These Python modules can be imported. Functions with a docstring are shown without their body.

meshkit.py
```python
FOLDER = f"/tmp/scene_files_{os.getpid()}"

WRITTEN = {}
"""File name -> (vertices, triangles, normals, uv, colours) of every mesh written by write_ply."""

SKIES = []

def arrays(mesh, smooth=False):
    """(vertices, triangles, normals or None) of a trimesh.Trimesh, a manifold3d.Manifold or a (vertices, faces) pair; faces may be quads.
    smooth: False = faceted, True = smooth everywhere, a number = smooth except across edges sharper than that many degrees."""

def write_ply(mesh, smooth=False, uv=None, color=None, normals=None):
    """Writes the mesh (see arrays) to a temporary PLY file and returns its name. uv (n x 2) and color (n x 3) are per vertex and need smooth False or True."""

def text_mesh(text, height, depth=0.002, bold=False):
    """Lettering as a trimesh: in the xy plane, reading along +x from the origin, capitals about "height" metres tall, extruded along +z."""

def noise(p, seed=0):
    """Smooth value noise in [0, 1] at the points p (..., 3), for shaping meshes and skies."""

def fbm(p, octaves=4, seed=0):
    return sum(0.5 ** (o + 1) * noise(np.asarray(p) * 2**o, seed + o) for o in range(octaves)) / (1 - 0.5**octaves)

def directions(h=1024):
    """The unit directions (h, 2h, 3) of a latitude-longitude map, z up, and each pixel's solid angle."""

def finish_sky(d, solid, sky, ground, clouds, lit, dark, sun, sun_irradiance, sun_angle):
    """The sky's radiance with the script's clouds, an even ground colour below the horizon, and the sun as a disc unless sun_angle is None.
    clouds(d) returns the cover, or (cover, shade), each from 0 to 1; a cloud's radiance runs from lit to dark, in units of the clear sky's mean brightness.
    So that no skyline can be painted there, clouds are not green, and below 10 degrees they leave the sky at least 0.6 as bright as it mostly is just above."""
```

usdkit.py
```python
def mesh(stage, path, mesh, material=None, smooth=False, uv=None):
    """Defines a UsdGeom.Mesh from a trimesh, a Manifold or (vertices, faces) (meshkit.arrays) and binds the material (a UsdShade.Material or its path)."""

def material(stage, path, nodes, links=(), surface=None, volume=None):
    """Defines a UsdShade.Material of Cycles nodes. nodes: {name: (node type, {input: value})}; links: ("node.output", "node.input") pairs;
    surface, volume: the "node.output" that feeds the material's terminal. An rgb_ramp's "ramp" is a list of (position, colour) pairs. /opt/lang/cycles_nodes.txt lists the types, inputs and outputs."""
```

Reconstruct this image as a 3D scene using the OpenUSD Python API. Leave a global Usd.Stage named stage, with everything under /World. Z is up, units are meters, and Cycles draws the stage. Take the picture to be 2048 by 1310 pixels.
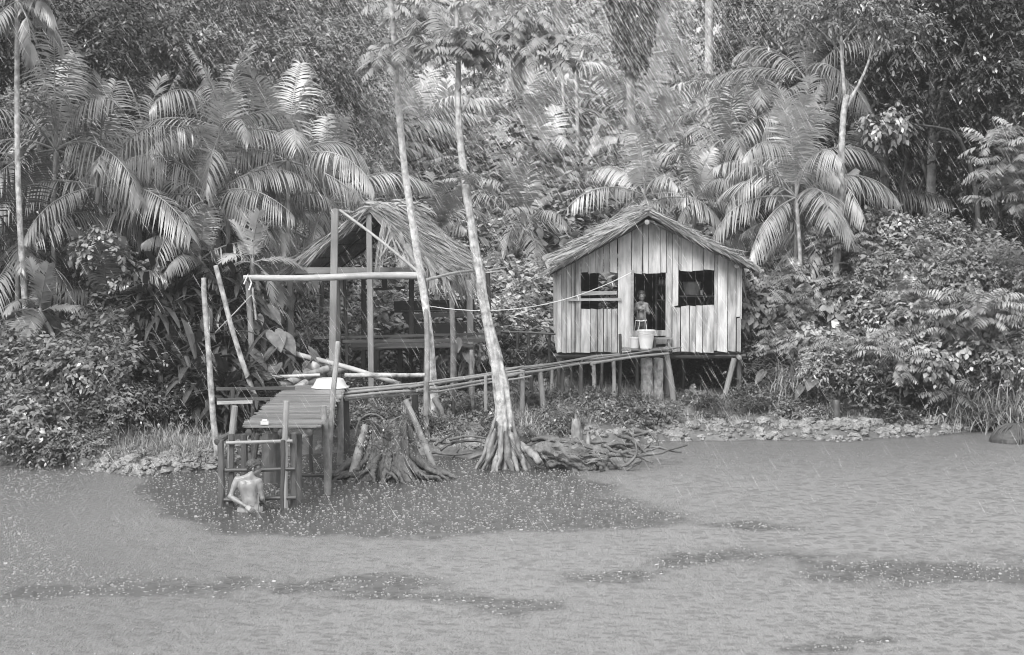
import math, random
import numpy as np, trimesh, manifold3d as m3, usdkit, meshkit
from pxr import Usd, UsdGeom, UsdLux, UsdShade, Gf, Sdf, Vt

stage = Usd.Stage.CreateInMemory()
UsdGeom.SetStageUpAxis(stage, "Z")
UsdGeom.Xform.Define(stage, "/World")
UsdGeom.Scope.Define(stage, "/World/Looks")
PI = math.pi

# ------------------------------------------------------------------ camera, sky, sun, exposure
EYE = np.array([0.0, 0.0, 4.7])
FPX = 4200.0                               # focal length in pixels of the 2048 wide photograph
PITCH = math.atan(281.0 / FPX)
EXPOSURE = 3.2
SKY_STRENGTH = 0.09
SUN_INT = 0.38
SUN_TO = np.array([-0.30, -0.62, 0.72]); SUN_TO /= np.linalg.norm(SUN_TO)
HAZE_DENSITY = 0.00021
RAIN_N, RAIN_R, RAIN_ALPHA = 4500, 0.0011, 0.22

cam = UsdGeom.Camera.Define(stage, "/World/Camera")
cam.CreateHorizontalApertureAttr(36.0)
cam.CreateVerticalApertureAttr(36.0 * 655 / 1024)
cam.CreateFocalLengthAttr(36.0 * FPX / 2048)
cam.CreateClippingRangeAttr(Gf.Vec2f(0.1, 2000))
cam.CreateExposureAttr(EXPOSURE)
xf = UsdGeom.Xformable(cam)
xf.AddTranslateOp().Set(Gf.Vec3d(*map(float, EYE)))
xf.AddRotateXOp().Set(90.0 - math.degrees(PITCH))

elev = math.asin(SUN_TO[2]); rot = math.atan2(SUN_TO[0], SUN_TO[1])
dome = UsdLux.DomeLight.Define(stage, "/World/sky")
dome.GetPrim().SetCustomDataByKey("kind", "structure")
sky_mat = usdkit.material(stage, "/World/Looks/sky", {
    "s": ("sky_texture", {"sky_type": "single_scattering", "sun_disc": False, "sun_elevation": elev, "sun_rotation": rot, "air_density": 1.0, "aerosol_density": 3.0, "ozone_density": 1.0}),
    "bw": ("rgb_to_bw", {}),
    "tc": ("texture_coordinate", {}),
    "n": ("noise_texture", {"scale": 2.2, "detail": 5.0, "roughness": 0.55}),
    "mr": ("map_range", {"from_min": 0.3, "from_max": 0.7, "to_min": 3.4, "to_max": 5.2, "clamp": True}),
    "mx": ("mix_color", {"fac": 0.75, "use_clamp": False, "use_clamp_result": False}),
    "b": ("background_shader", {"strength": SKY_STRENGTH}),
}, [("s.color", "bw.color"), ("tc.generated", "n.vector"), ("n.fac", "mr.value"), ("bw.val", "mx.a"), ("mr.result", "mx.b"), ("mx.result", "b.color")], surface="b.background")
UsdShade.MaterialBindingAPI.Apply(dome.GetPrim()).Bind(sky_mat)
sun = UsdLux.DistantLight.Define(stage, "/World/sun")
sun.CreateNormalizeAttr(True); sun.CreateIntensityAttr(SUN_INT); sun.CreateAngleAttr(25.0)
sun.CreateColorAttr(Gf.Vec3f(1.0, 0.99, 0.98))
zaxis = Gf.Vec3d(*map(float, SUN_TO))
UsdGeom.Xformable(sun).AddTransformOp().Set(Gf.Matrix4d(Gf.Rotation(Gf.Vec3d(0, 0, 1), zaxis), Gf.Vec3d(0)))

# ------------------------------------------------------------------ helpers
def P(px, py, Y):
    """the point at distance Y (metres from the lens along the river view) that stands at a pixel of the photograph"""
    a, b = (px - 1024) / FPX, -(py - 655) / FPX
    d = np.array([a, math.cos(PITCH) + b * math.sin(PITCH), b * math.cos(PITCH) - math.sin(PITCH)])
    return EYE + d * (Y / d[1])

used = {}
def numbered(parent, name):
    k = parent + "/" + name
    n = used.get(k, -1) + 1
    used[k] = n
    return k if n == 0 else f"{k}_{n:03d}"

def tag(prim, label=None, cat=None, group=None, kind=None):
    for k, v in (("label", label), ("category", cat), ("group", group), ("kind", kind)):
        if v:
            prim.SetCustomDataByKey(k, v)
    return prim

def thing(name, label, cat, group=None, loc=(0, 0, 0), rz=0.0, sc=1.0, kind=None):
    path = numbered("/World", name)
    x = UsdGeom.Xform.Define(stage, path)
    x.AddTranslateOp().Set(Gf.Vec3d(*map(float, loc)))
    if rz: x.AddRotateZOp().Set(math.degrees(rz))
    if np.ndim(sc) or sc != 1.0:
        s = (sc, sc, sc) if np.ndim(sc) == 0 else sc
        x.AddScaleOp().Set(Gf.Vec3f(*map(float, s)))
    tag(x.GetPrim(), label, cat, group, kind)
    return path

class Rel:
    """keeps where a thing's base stands, so that parts given in world coordinates are stored relative to it"""
    pass
BASE = {}
def thing_at(name, label, cat, base, group=None, kind=None):
    p = thing(name, label, cat, group, loc=base, kind=kind)
    BASE[p] = np.asarray(base, float)
    return p

def part(parent, name, mesh, mat, smooth=False, label=None, kind=None):
    path = numbered(parent, name)
    top = "/".join(path.split("/")[:3])
    v, f = (mesh.vertices, mesh.faces) if isinstance(mesh, trimesh.Trimesh) else mesh
    v = np.asarray(v, float)
    if top in BASE:
        v = v - BASE[top]
    m = usdkit.mesh(stage, path, (v, f), MAT[mat], smooth=smooth)
    if label or kind: tag(m.GetPrim(), label, None, None, kind)
    return path

def solo(name, mesh, mat, smooth=False, label=None, cat=None, group=None, kind=None):
    path = numbered("/World", name)
    v, f = (mesh.vertices, mesh.faces) if isinstance(mesh, trimesh.Trimesh) else mesh
    m = usdkit.mesh(stage, path, (np.asarray(v, float), f), MAT[mat], smooth=smooth)
    tag(m.GetPrim(), label, cat, group, kind)
    return m

def klass(name):
    path = "/World/" + name
    stage.CreateClassPrim(path).SetTypeName("Xform")
    return path

def copy_of(cls, name, label, cat, group, loc, rz, sc=1.0, tilt=0.0):
    path = numbered("/World", name)
    x = UsdGeom.Xform.Define(stage, path)
    x.AddTranslateOp().Set(Gf.Vec3d(*map(float, loc)))
    x.AddRotateZOp().Set(math.degrees(rz))
    if tilt: x.AddRotateXOp().Set(math.degrees(tilt))
    s = (sc, sc, sc) if np.ndim(sc) == 0 else sc
    x.AddScaleOp().Set(Gf.Vec3f(*map(float, s)))
    x.GetPrim().GetReferences().AddInternalReference(cls)
    x.GetPrim().SetInstanceable(True)
    tag(x.GetPrim(), label, cat, group)
    return path

def cat_(ms):
    vs, fs, n = [], [], 0
    for m in ms:
        v, f = (m.vertices, m.faces) if isinstance(m, trimesh.Trimesh) else m
        v, f = np.asarray(v), np.asarray(f)
        if f.shape[1] == 4: f = np.vstack([f[:, [0, 1, 2]], f[:, [0, 2, 3]]])
        vs.append(v); fs.append(f + n); n += len(v)
    return np.vstack(vs), np.vstack(fs)

def unit(v):
    v = np.asarray(v, float)
    return v / (np.linalg.norm(v, axis=-1, keepdims=True) + 1e-12)

def resample(pts, n):
    pts = np.asarray(pts, float)
    if len(pts) > 2:
        from scipy.interpolate import CubicSpline, PchipInterpolator
        d = np.r_[0, np.cumsum(np.linalg.norm(np.diff(pts, axis=0), axis=1))]
        return PchipInterpolator(d, pts)(np.linspace(0, d[-1], n))
    return pts[0] + (pts[1] - pts[0]) * np.linspace(0, 1, n)[:, None]

def tube(pts, r, sides=10, caps=True, rough=0.0, seed=0, freq=6.0, flute=0.0, nfl=5):
    """a limb or pole: polyline pts, radius r (scalar or per point), with an uneven surface"""
    p = np.asarray(pts, float); n = len(p)
    r = np.broadcast_to(np.asarray(r, float), (n,)).copy()
    t = unit(np.gradient(p, axis=0))
    ref = np.array([0.31, 0.95, 0.05]) if abs(t[0][1]) < 0.8 else np.array([1.0, 0.1, 0.2])
    a = unit(np.cross(t, ref)); b = np.cross(t, a)
    ang = np.arange(sides) * 2 * PI / sides
    d = np.cos(ang)[None, :, None] * a[:, None] + np.sin(ang)[None, :, None] * b[:, None]
    rr = np.repeat(r[:, None], sides, 1)
    if rough:
        rr = rr * (1 + rough * (meshkit.fbm((p[:, None] + d * 0.4) * freq, 3, seed) * 2 - 1))
    if np.any(flute):
        rr = rr * (1 + (np.broadcast_to(flute, (n,)))[:, None] * np.cos(nfl * ang + seed)[None, :])
    v = (p[:, None] + d * rr[..., None]).reshape(-1, 3)
    i, j = np.meshgrid(np.arange(n - 1), np.arange(sides), indexing="ij")
    q = np.stack([i * sides + j, i * sides + (j + 1) % sides, (i + 1) * sides + (j + 1) % sides, (i + 1) * sides + j], -1).reshape(-1, 4)
    f = np.vstack([q[:, [0, 1, 2]], q[:, [0, 2, 3]]])
    if caps:
        k = len(v); v = np.vstack([v, p[0] - t[0] * r[0] * 0.15, p[-1] + t[-1] * r[-1] * 0.15])
        e = np.arange(sides)
        f = np.vstack([f, np.stack([np.full(sides, k), (e + 1) % sides, e], 1),
                       np.stack([np.full(sides, k + 1), (n - 1) * sides + e, (n - 1) * sides + (e + 1) % sides], 1)])
    return v, f

def pole(p0, p1, r0, r1=None, seed=0, bend=0.0, n=9, sides=9, rough=0.12):
    p0, p1 = np.asarray(p0, float), np.asarray(p1, float)
    r1 = r0 if r1 is None else r1
    L = np.linalg.norm(p1 - p0)
    t = np.linspace(0, 1, n)[:, None]
    rng = np.random.default_rng(abs(int(seed)) + 11)
    w = rng.normal(size=(3,)); w -= unit(p1 - p0) * (w @ unit(p1 - p0)); w = unit(w)
    w2 = np.cross(w, unit(p1 - p0))
    wob = (np.sin(t * PI) * bend * L) * w + (np.sin(t * 2.3 * PI + seed) * 0.004 * L) * w2 * np.minimum(1, 8 * t * (1 - t))
    return tube(p0 + (p1 - p0) * t + wob, r0 + (r1 - r0) * t[:, 0], sides, rough=rough, seed=seed, freq=9)

def board(p0, p1, w, th, up=(0, 0, 1), seed=0, jag=0.0):
    """a sawn board from p0 to p1; w is its breadth along up, th its thickness; edges chamfered"""
    p0, p1 = np.asarray(p0, float), np.asarray(p1, float)
    ax = unit(p1 - p0); up = np.asarray(up, float); u = unit(up - ax * (up @ ax)); s = np.cross(ax, u)
    c = min(w, th) * 0.12
    prof = np.array([(-w / 2 + c, -th / 2), (w / 2 - c, -th / 2), (w / 2, -th / 2 + c), (w / 2, th / 2 - c), (w / 2 - c, th / 2), (-w / 2 + c, th / 2), (-w / 2, th / 2 - c), (-w / 2, -th / 2 + c)])
    rng = np.random.default_rng(abs(int(seed)))
    ends = []
    for p in (p0, p1):
        q = p + prof[:, :1] * u + prof[:, 1:] * s
        if jag: q = q + ax * (rng.uniform(-jag, jag) + prof[:, :1] / w * rng.uniform(-jag, jag))
        ends.append(q)
    v = np.vstack(ends)
    f = [[0, k + 1, k] for k in range(1, 7)] + [[8, 8 + k, 9 + k] for k in range(1, 7)]
    for k in range(8):
        j = (k + 1) % 8
        f += [[k, j, 8 + j], [k, 8 + j, 8 + k]]
    return v, np.array(f)

def strips(pos, dr, side, L, W, droop, prof, fold=0.0, roll=0.0):
    """many narrow leaves at once. pos, dr, side: N x 3; L, W, droop: N; prof: half-width along the leaf (root to tip)"""
    pos, dr, side = np.asarray(pos, float), unit(dr), np.asarray(side, float)
    N, S = len(pos), len(prof)
    L, W, droop = (np.broadcast_to(np.asarray(x, float), (N,)) for x in (L, W, droop))
    cur, rows = pos.copy(), []
    g = np.array([0, 0, -1.0])
    for k in range(S):
        t = k / (S - 1)
        d = unit(dr + (droop * t)[:, None] * g)
        if k: cur = cur + d * (L / (S - 1))[:, None]
        s = unit(side - d * (side * d).sum(1)[:, None])
        w = (W * prof[k] * 0.5)[:, None]
        if fold:
            nn = np.cross(s, d)
            rows += [cur - s * w + nn * w * fold, cur, cur + s * w + nn * w * fold]
        else:
            rows += [cur - s * w, cur + s * w]
    c = 3 if fold else 2
    v = np.stack(rows, 1)                                   # N x (S*c) x 3
    q = []
    for k in range(S - 1):
        for j in range(c - 1):
            a = k * c + j
            q += [[a, a + 1, a + c + 1], [a, a + c + 1, a + c]]
    q = np.array(q)
    f = (np.arange(N)[:, None, None] * (S * c) + q[None]).reshape(-1, 3)
    return v.reshape(-1, 3), f

def rnd_dirs(rng, n):
    return unit(rng.normal(size=(n, 3)))

LEAF = [0.12, 1.0, 0.72, 0.03]
KITE = [0.1, 1.0, 0.03]
def crown(rng, lumps, n, k=7, leaf=0.11, aspect=0.45, twig=0.34, droop=0.6, shell=(0.72, 1.04), prof=KITE, flat=0.85, fill=0.12, fold=0.0):
    """foliage: twigs of k leaves spread over the outer shells of ellipsoidal lumps (x,y,z,r)"""
    lumps = np.asarray(lumps, float)
    w = lumps[:, 3] ** 2; which = rng.choice(len(lumps), n, p=w / w.sum())
    d = rnd_dirs(rng, n); d[:, 2] = np.where(rng.random(n) < 0.55, np.abs(d[:, 2]), d[:, 2])
    rad = rng.uniform(*shell, n); inner = rng.random(n) < fill; rad = np.where(inner, rng.uniform(0.3, 0.8, n), rad)
    bumpy = 0.78 + 0.44 * meshkit.fbm((lumps[which, :3] + d * lumps[which, 3:]) * 1.7, 3, int(rng.integers(99)))
    p = lumps[which, :3] + d * (rad * bumpy * lumps[which, 3])[:, None] * np.array([1, 1, flat])
    ax = unit(d + rng.normal(0, 0.45, (n, 3)) + np.array([0, 0, -droop * 0.5]))
    i = np.tile(np.arange(k), n); P_ = np.repeat(p, k, 0); A = np.repeat(ax, k, 0)
    s = (i + 0.5) / k
    tw = twig * rng.uniform(0.7, 1.3, n)
    latr = unit(np.cross(A, np.repeat(rnd_dirs(rng, n) * 0.5 + [0, 0, 1], k, 0)))
    sgn = np.where(i % 2 == 0, 1.0, -1.0)[:, None]
    pos = P_ + A * (s * np.repeat(tw, k))[:, None] + np.array([0, 0, -1]) * (s ** 2 * 0.25 * droop * np.repeat(tw, k))[:, None]
    m = n * k
    dr = unit(A * 0.7 + latr * sgn * 0.9 + rng.normal(0, 0.3, (m, 3)) + np.array([0, 0, -0.25 * droop]))
    side = unit(np.cross(dr, unit(np.array([0, 0, 1.0]) + rng.normal(0, 0.5, (m, 3)) + 0.5 * np.repeat(d, k, 0))))
    L = leaf * rng.uniform(0.65, 1.25, m)
    return strips(pos, dr, side, L, L * aspect, droop * rng.uniform(0.3, 1.2, m), prof, fold)

def feathers(rng, lumps, n, L=0.6, pairs=9, droop=0.9, flat=0.7, up=0.35, lw=0.028, lobe=0.42):
    """compound leaves: drooping stalks with rows of leaflets, spread over lumps"""
    lumps = np.asarray(lumps, float); w = lumps[:, 3] ** 2; which = rng.choice(len(lumps), n, p=w / w.sum())
    d = rnd_dirs(rng, n); d[:, 2] = np.abs(d[:, 2]) * np.where(rng.random(n) < 0.8, 1, -0.6)
    p = lumps[which, :3] + d * (rng.uniform(0.35, 1.0, n) * lumps[which, 3])[:, None] * np.array([1, 1, flat])
    ax = unit(d * [1, 1, 0.4] + rng.normal(0, 0.3, (n, 3)) + [0, 0, up])
    return pinnate(rng, p, ax, L * rng.uniform(0.7, 1.25, n), pairs, droop, lw, lobe)

def pinnate(rng, p, ax, L, pairs, droop, lw, lobe):
    n = len(p)
    ts = np.linspace(0.12, 1.0, pairs)
    pos, dr, sd, ll = [], [], [], []
    cur = p.copy(); prev = 0.0
    g = np.array([0, 0, -1.0])
    for t in ts:
        dd = unit(ax + droop * t * g)
        cur = cur + dd * ((t - prev) * L)[:, None]; prev = t
        lat = unit(np.cross(dd, [0, 0, 1.0]) + 1e-6)
        for s in (-1, 1):
            pos.append(cur); dr.append(lat * s + dd * 0.45 + g * 0.12 + rng.normal(0, 0.12, (n, 3))); sd.append(dd)
            ll.append(L * lobe * (math.sin(PI * (0.12 + 0.8 * t)) ** 0.7) * rng.uniform(0.8, 1.15, n))
    pos, dr, sd, ll = np.vstack(pos), np.vstack(dr), np.vstack(sd), np.concatenate(ll)
    a = strips(pos, dr, sd, ll, lw * np.maximum(0.5, ll / (np.mean(ll) + 1e-6)), 0.8, [0.6, 1.0, 0.05])
    b = strips(p, ax, np.cross(ax, [0, 0, 1.0]) + 1e-6, L, 0.012, droop, [1, 1, 0.8, 0.5])
    return cat_([a, b])

def frond(rng, length, elev, curve, hang, pairs=46, lmax=0.62, lw=0.04, petiole=0.16, twist=0.0, roll=0.0):
    """one palm leaf growing along +x from the origin. elev: start angle; curve: how far it bends over; hang: how limp its leaflets are"""
    S = 24
    t = np.linspace(0, 1, S)
    ang = elev - curve * t ** 1.35
    sideways = twist * t ** 1.5
    d = np.stack([np.cos(ang) * np.cos(sideways), np.cos(ang) * np.sin(sideways), np.sin(ang)], 1)
    pts = np.vstack([[0, 0, 0], np.cumsum(d[:-1] * length / (S - 1), 0)])
    rach = tube(pts, 0.022 * (1 - 0.85 * t) * (length / 2.2), 5, caps=False)
    tl = petiole + (1 - petiole) * (np.linspace(0, 1, pairs)) ** 0.95
    pc = np.stack([np.interp(tl, t, pts[:, k]) for k in range(3)], 1)
    dc = unit(np.stack([np.interp(tl, t, d[:, k]) for k in range(3)], 1))
    lat0 = unit(np.cross(dc, [0, 0, 1.0])); nrm = np.cross(lat0, dc)
    lat = lat0 * math.cos(roll) + nrm * math.sin(roll); nrm = np.cross(lat, dc)
    u = (tl - petiole) / (1 - petiole)
    prof = lmax * length / 2.4 * np.clip(0.45 + 1.5 * u - 1.65 * u ** 2.1, 0.22, None)
    out = [rach]
    for s in (-1, 1):
        keep = rng.random(pairs) > 0.07
        for _ in range(int(rng.integers(0, 3))):
            c0 = int(rng.integers(0, pairs)); keep[c0:c0 + int(rng.integers(1, 4))] = False
        m = keep.sum()
        fw = 0.35 + 0.9 * u ** 2
        dd = lat * s + dc * fw[:, None] + nrm * (0.30 - 0.25 * hang) + rng.normal(0, 0.07, (pairs, 3))
        sd = dc - 0.35 * s * 0 * lat
        out.append(strips(pc[keep], dd[keep], sd[keep], (prof * rng.uniform(0.88, 1.1, pairs))[keep], lw * rng.uniform(0.8, 1.15, m), hang * rng.uniform(0.8, 1.25, m), [0.35, 1.0, 0.85, 0.5, 0.05]))
    return cat_(out)

def rotz(m, a, c=(0, 0, 0), s=1.0):
    v, f = m; ca, sa = math.cos(a), math.sin(a)
    return (np.asarray(v) * s) @ np.array([[ca, sa, 0], [-sa, ca, 0], [0, 0, 1]]) + np.asarray(c, float), f

# ------------------------------------------------------------------ materials (a black and white picture: neutral greys)
MAT = {}
def g3(x): return (x, x, x)
LEAF_ALB, WOOD_ALB = 0.62, 0.64
def leafmat(name, lo, hi, rough=0.38, trans=0.25, spec=0.26, coat=0.0, scale=2.0):
    lo, hi, trans = lo * LEAF_ALB * .8, hi * LEAF_ALB * 1.05, trans * .8
    MAT[name] = usdkit.material(stage, f"/World/Looks/{name}", {
        "geo": ("geometry", {}), "oi": ("object_info", {}),
        "n": ("noise_texture", {"scale": scale, "detail": 3.0}),
        "a": ("math", {"math_type": "add"}), "a2": ("math", {"math_type": "multiply_add", "value2": 0.5, "value3": 0.0}),
        "mr": ("map_range", {"from_min": 0.25, "from_max": 1.25, "to_min": lo, "to_max": hi, "clamp": False}),
        "cc": ("combine_color", {}),
        "p": ("principled_bsdf", {"roughness": rough, "specular_ior_level": spec, "coat_weight": coat, "coat_roughness": 0.2}),
        "t": ("translucent_bsdf", {}),
        "m": ("mix_closure", {"fac": trans}),
    }, [("geo.position", "n.vector"), ("geo.random_per_island", "a.value1"), ("n.fac", "a.value2"), ("a.value", "mr.value"),
        ("mr.result", "cc.r"), ("mr.result", "cc.g"), ("mr.result", "cc.b"), ("cc.color", "p.base_color"), ("cc.color", "t.color"),
        ("p.BSDF", "m.closure1"), ("t.BSDF", "m.closure2")], surface="m.closure")

def grain(name, lo, hi, stretch=(30, 30, 2.5), rough=0.7, bump=0.4, dist=0.01, patch=0.35, patch_scale=1.6, island=0.3, spec=0.12, obj=True, pstretch=(1, 1, 1)):
    """wood, bark, thatch, mud: stretched fibres, larger stains, tone differing piece by piece"""
    lo, hi = lo * WOOD_ALB * .9, hi * WOOD_ALB
    MAT[name] = usdkit.material(stage, f"/World/Looks/{name}", {
        "geo": ("geometry", {}), "oi": ("object_info", {}), "mp": ("mapping", {"scale": stretch}),
        "n": ("noise_texture", {"scale": 1.0, "detail": 5.0, "roughness": 0.62}),
        "mp2": ("mapping", {"scale": pstretch}), "n2": ("noise_texture", {"scale": patch_scale, "detail": 5.0, "roughness": 0.6}),
        "w1": ("map_range", {"from_min": 0.25, "from_max": 0.75, "to_min": 0.0, "to_max": 1.0 - patch - island}),
        "w2": ("map_range", {"from_min": 0.3, "from_max": 0.7, "to_min": 0.0, "to_max": patch, "clamp": True}),
        "w3": ("math", {"math_type": "multiply_add", "value2": island, "value3": 0.0}),
        "s": ("math", {"math_type": "add"}), "s2": ("math", {"math_type": "add"}),
        "mr": ("map_range", {"from_min": 0.0, "from_max": 1.0, "to_min": lo, "to_max": hi, "clamp": True}),
        "cc": ("combine_color", {}),
        "b": ("bump", {"strength": bump, "distance": dist}),
        "p": ("principled_bsdf", {"roughness": rough, "specular_ior_level": spec}),
    }, [("geo.position", "mp.vector"), ("mp.vector", "n.vector"), ("geo.position", "mp2.vector"), ("mp2.vector", "n2.vector"), ("n.fac", "w1.value"), ("n2.fac", "w2.value"),
        ("oi.random" if obj else "geo.random_per_island", "w3.value1"), ("w1.result", "s.value1"), ("w2.result", "s.value2"), ("s.value", "s2.value1"), ("w3.value", "s2.value2"),
        ("s2.value", "mr.value"), ("mr.result", "cc.r"), ("mr.result", "cc.g"), ("mr.result", "cc.b"), ("cc.color", "p.base_color"),
        ("n.fac", "b.height"), ("b.normal", "p.normal")], surface="p.BSDF")

def plain(name, c, rough=0.5, spec=0.16, var=0.12, scale=8.0, sss=0.0):
    c = c * WOOD_ALB
    MAT[name] = usdkit.material(stage, f"/World/Looks/{name}", {
        "geo": ("geometry", {}), "n": ("noise_texture", {"scale": scale, "detail": 4.0}),
        "mr": ("map_range", {"from_min": 0.3, "from_max": 0.7, "to_min": c * (1 - var), "to_max": c * (1 + var), "clamp": True}), "cc": ("combine_color", {}),
        "p": ("principled_bsdf", {"roughness": rough, "specular_ior_level": spec})},
        [("geo.position", "n.vector"), ("n.fac", "mr.value"), ("mr.result", "cc.r"), ("mr.result", "cc.g"), ("mr.result", "cc.b"), ("cc.color", "p.base_color")], surface="p.BSDF")

leafmat("palm_leaf", 0.05, 0.32, 0.40, 0.30)
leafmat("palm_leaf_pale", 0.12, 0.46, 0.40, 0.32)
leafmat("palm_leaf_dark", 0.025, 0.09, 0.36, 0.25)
leafmat("leaf_mid", 0.04, 0.27, 0.30, 0.28)
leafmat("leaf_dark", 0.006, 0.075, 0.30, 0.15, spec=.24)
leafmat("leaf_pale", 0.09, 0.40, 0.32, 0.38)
leafmat("leaf_bank", 0.02, 0.33, 0.28, 0.28)
leafmat("leaf_yard", 0.13, 0.62, 0.32, 0.38)
leafmat("leaf_bush", 0.06, 0.50, 0.30, 0.3)
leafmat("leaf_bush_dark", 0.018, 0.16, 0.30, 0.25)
leafmat("strap_leaf", 0.010, 0.055, 0.25, 0.15)
leafmat("big_leaf", 0.06, 0.22, 0.32, 0.3, scale=9)
leafmat("grass_blade", 0.09, 0.40, 0.4, 0.3)
leafmat("dry_leaf", 0.08, 0.22, 0.55, 0.2)
grain("wall_wood", 0.03, 0.44, (38, 38, 2.2), 0.62, 0.6, 0.008, patch=0.48, patch_scale=1.0, island=0.30, pstretch=(9, 9, 1.7))
grain("wood_grey", 0.05, 0.20, (34, 34, 3), 0.6, 0.5, 0.008)
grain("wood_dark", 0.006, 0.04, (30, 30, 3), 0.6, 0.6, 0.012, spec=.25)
grain("wood_wet", 0.008, 0.065, (26, 26, 3), 0.5, 0.8, 0.015, spec=.3, patch=0.5, patch_scale=5)
grain("beam_wood", 0.05, 0.18, (3, 30, 30), 0.6, 0.5, 0.008)
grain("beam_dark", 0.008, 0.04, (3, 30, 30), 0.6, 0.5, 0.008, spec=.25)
grain("deck_wood", 0.03, 0.13, (3, 40, 40), 0.33, 0.5, 0.006, island=0.4, patch=0.2, patch_scale=3)
grain("pale_pole", 0.07, 0.30, (6, 30, 30), 0.55, 0.4, 0.006)
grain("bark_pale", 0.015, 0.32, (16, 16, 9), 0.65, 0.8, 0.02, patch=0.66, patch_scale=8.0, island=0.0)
grain("bark_white", 0.05, 0.56, (16, 16, 9), 0.65, 0.8, 0.02, patch=0.55, patch_scale=9.0, island=0.0)
grain("bark_mid", 0.02, 0.20, (14, 14, 6), 0.65, 0.6, 0.012, patch=0.55, patch_scale=6.0, island=0.0)
grain("bark_dark", 0.01, 0.06, (20, 20, 4), 0.6, 0.6, 0.012, island=0.1)
grain("root_wood", 0.004, 0.13, (22, 22, 22), 0.5, 1.0, 0.03, patch=0.5, patch_scale=4, island=0.15)
grain("stump_wood", 0.004, 0.115, (26, 26, 6), 0.55, 1.0, 0.04, patch=0.5, patch_scale=5, island=0.0)
grain("thatch", 0.06, 0.46, (18, 18, 18), 0.6, 0.4, 0.008, patch=0.2, patch_scale=3, island=0.5, obj=False)
grain("mud", 0.02, 0.11, (9, 9, 9), 0.55, 0.8, 0.03, patch=0.5, patch_scale=2.2, island=0.0)
grain("clod", 0.02, 0.32, (22, 22, 22), 0.6, 1.0, 0.03, patch=0.35, patch_scale=5, island=0.35, obj=False)
plain("white_plastic", 0.40, 0.4, var=0.06)
plain("grey_plastic", 0.20, 0.4, var=0.12)
plain("white_enamel", 0.30, 0.25, var=0.05)
plain("skin_light", 0.115, 0.42, var=0.10, scale=14)
plain("skin_dark", 0.13, 0.45, var=0.10, scale=14)
plain("hair", 0.025, 0.5, var=0.3)
plain("cloth_dark", 0.03, 0.8, var=0.2)
plain("cloth_mid", 0.15, 0.75, var=0.25)
plain("cloth_white", 0.6, 0.8, var=0.1)
plain("rope", 0.42, 0.6, var=0.1)
plain("glassware", 0.4, 0.1, var=0.2)
plain("eye", 0.02, 0.2, var=0.0)

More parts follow.
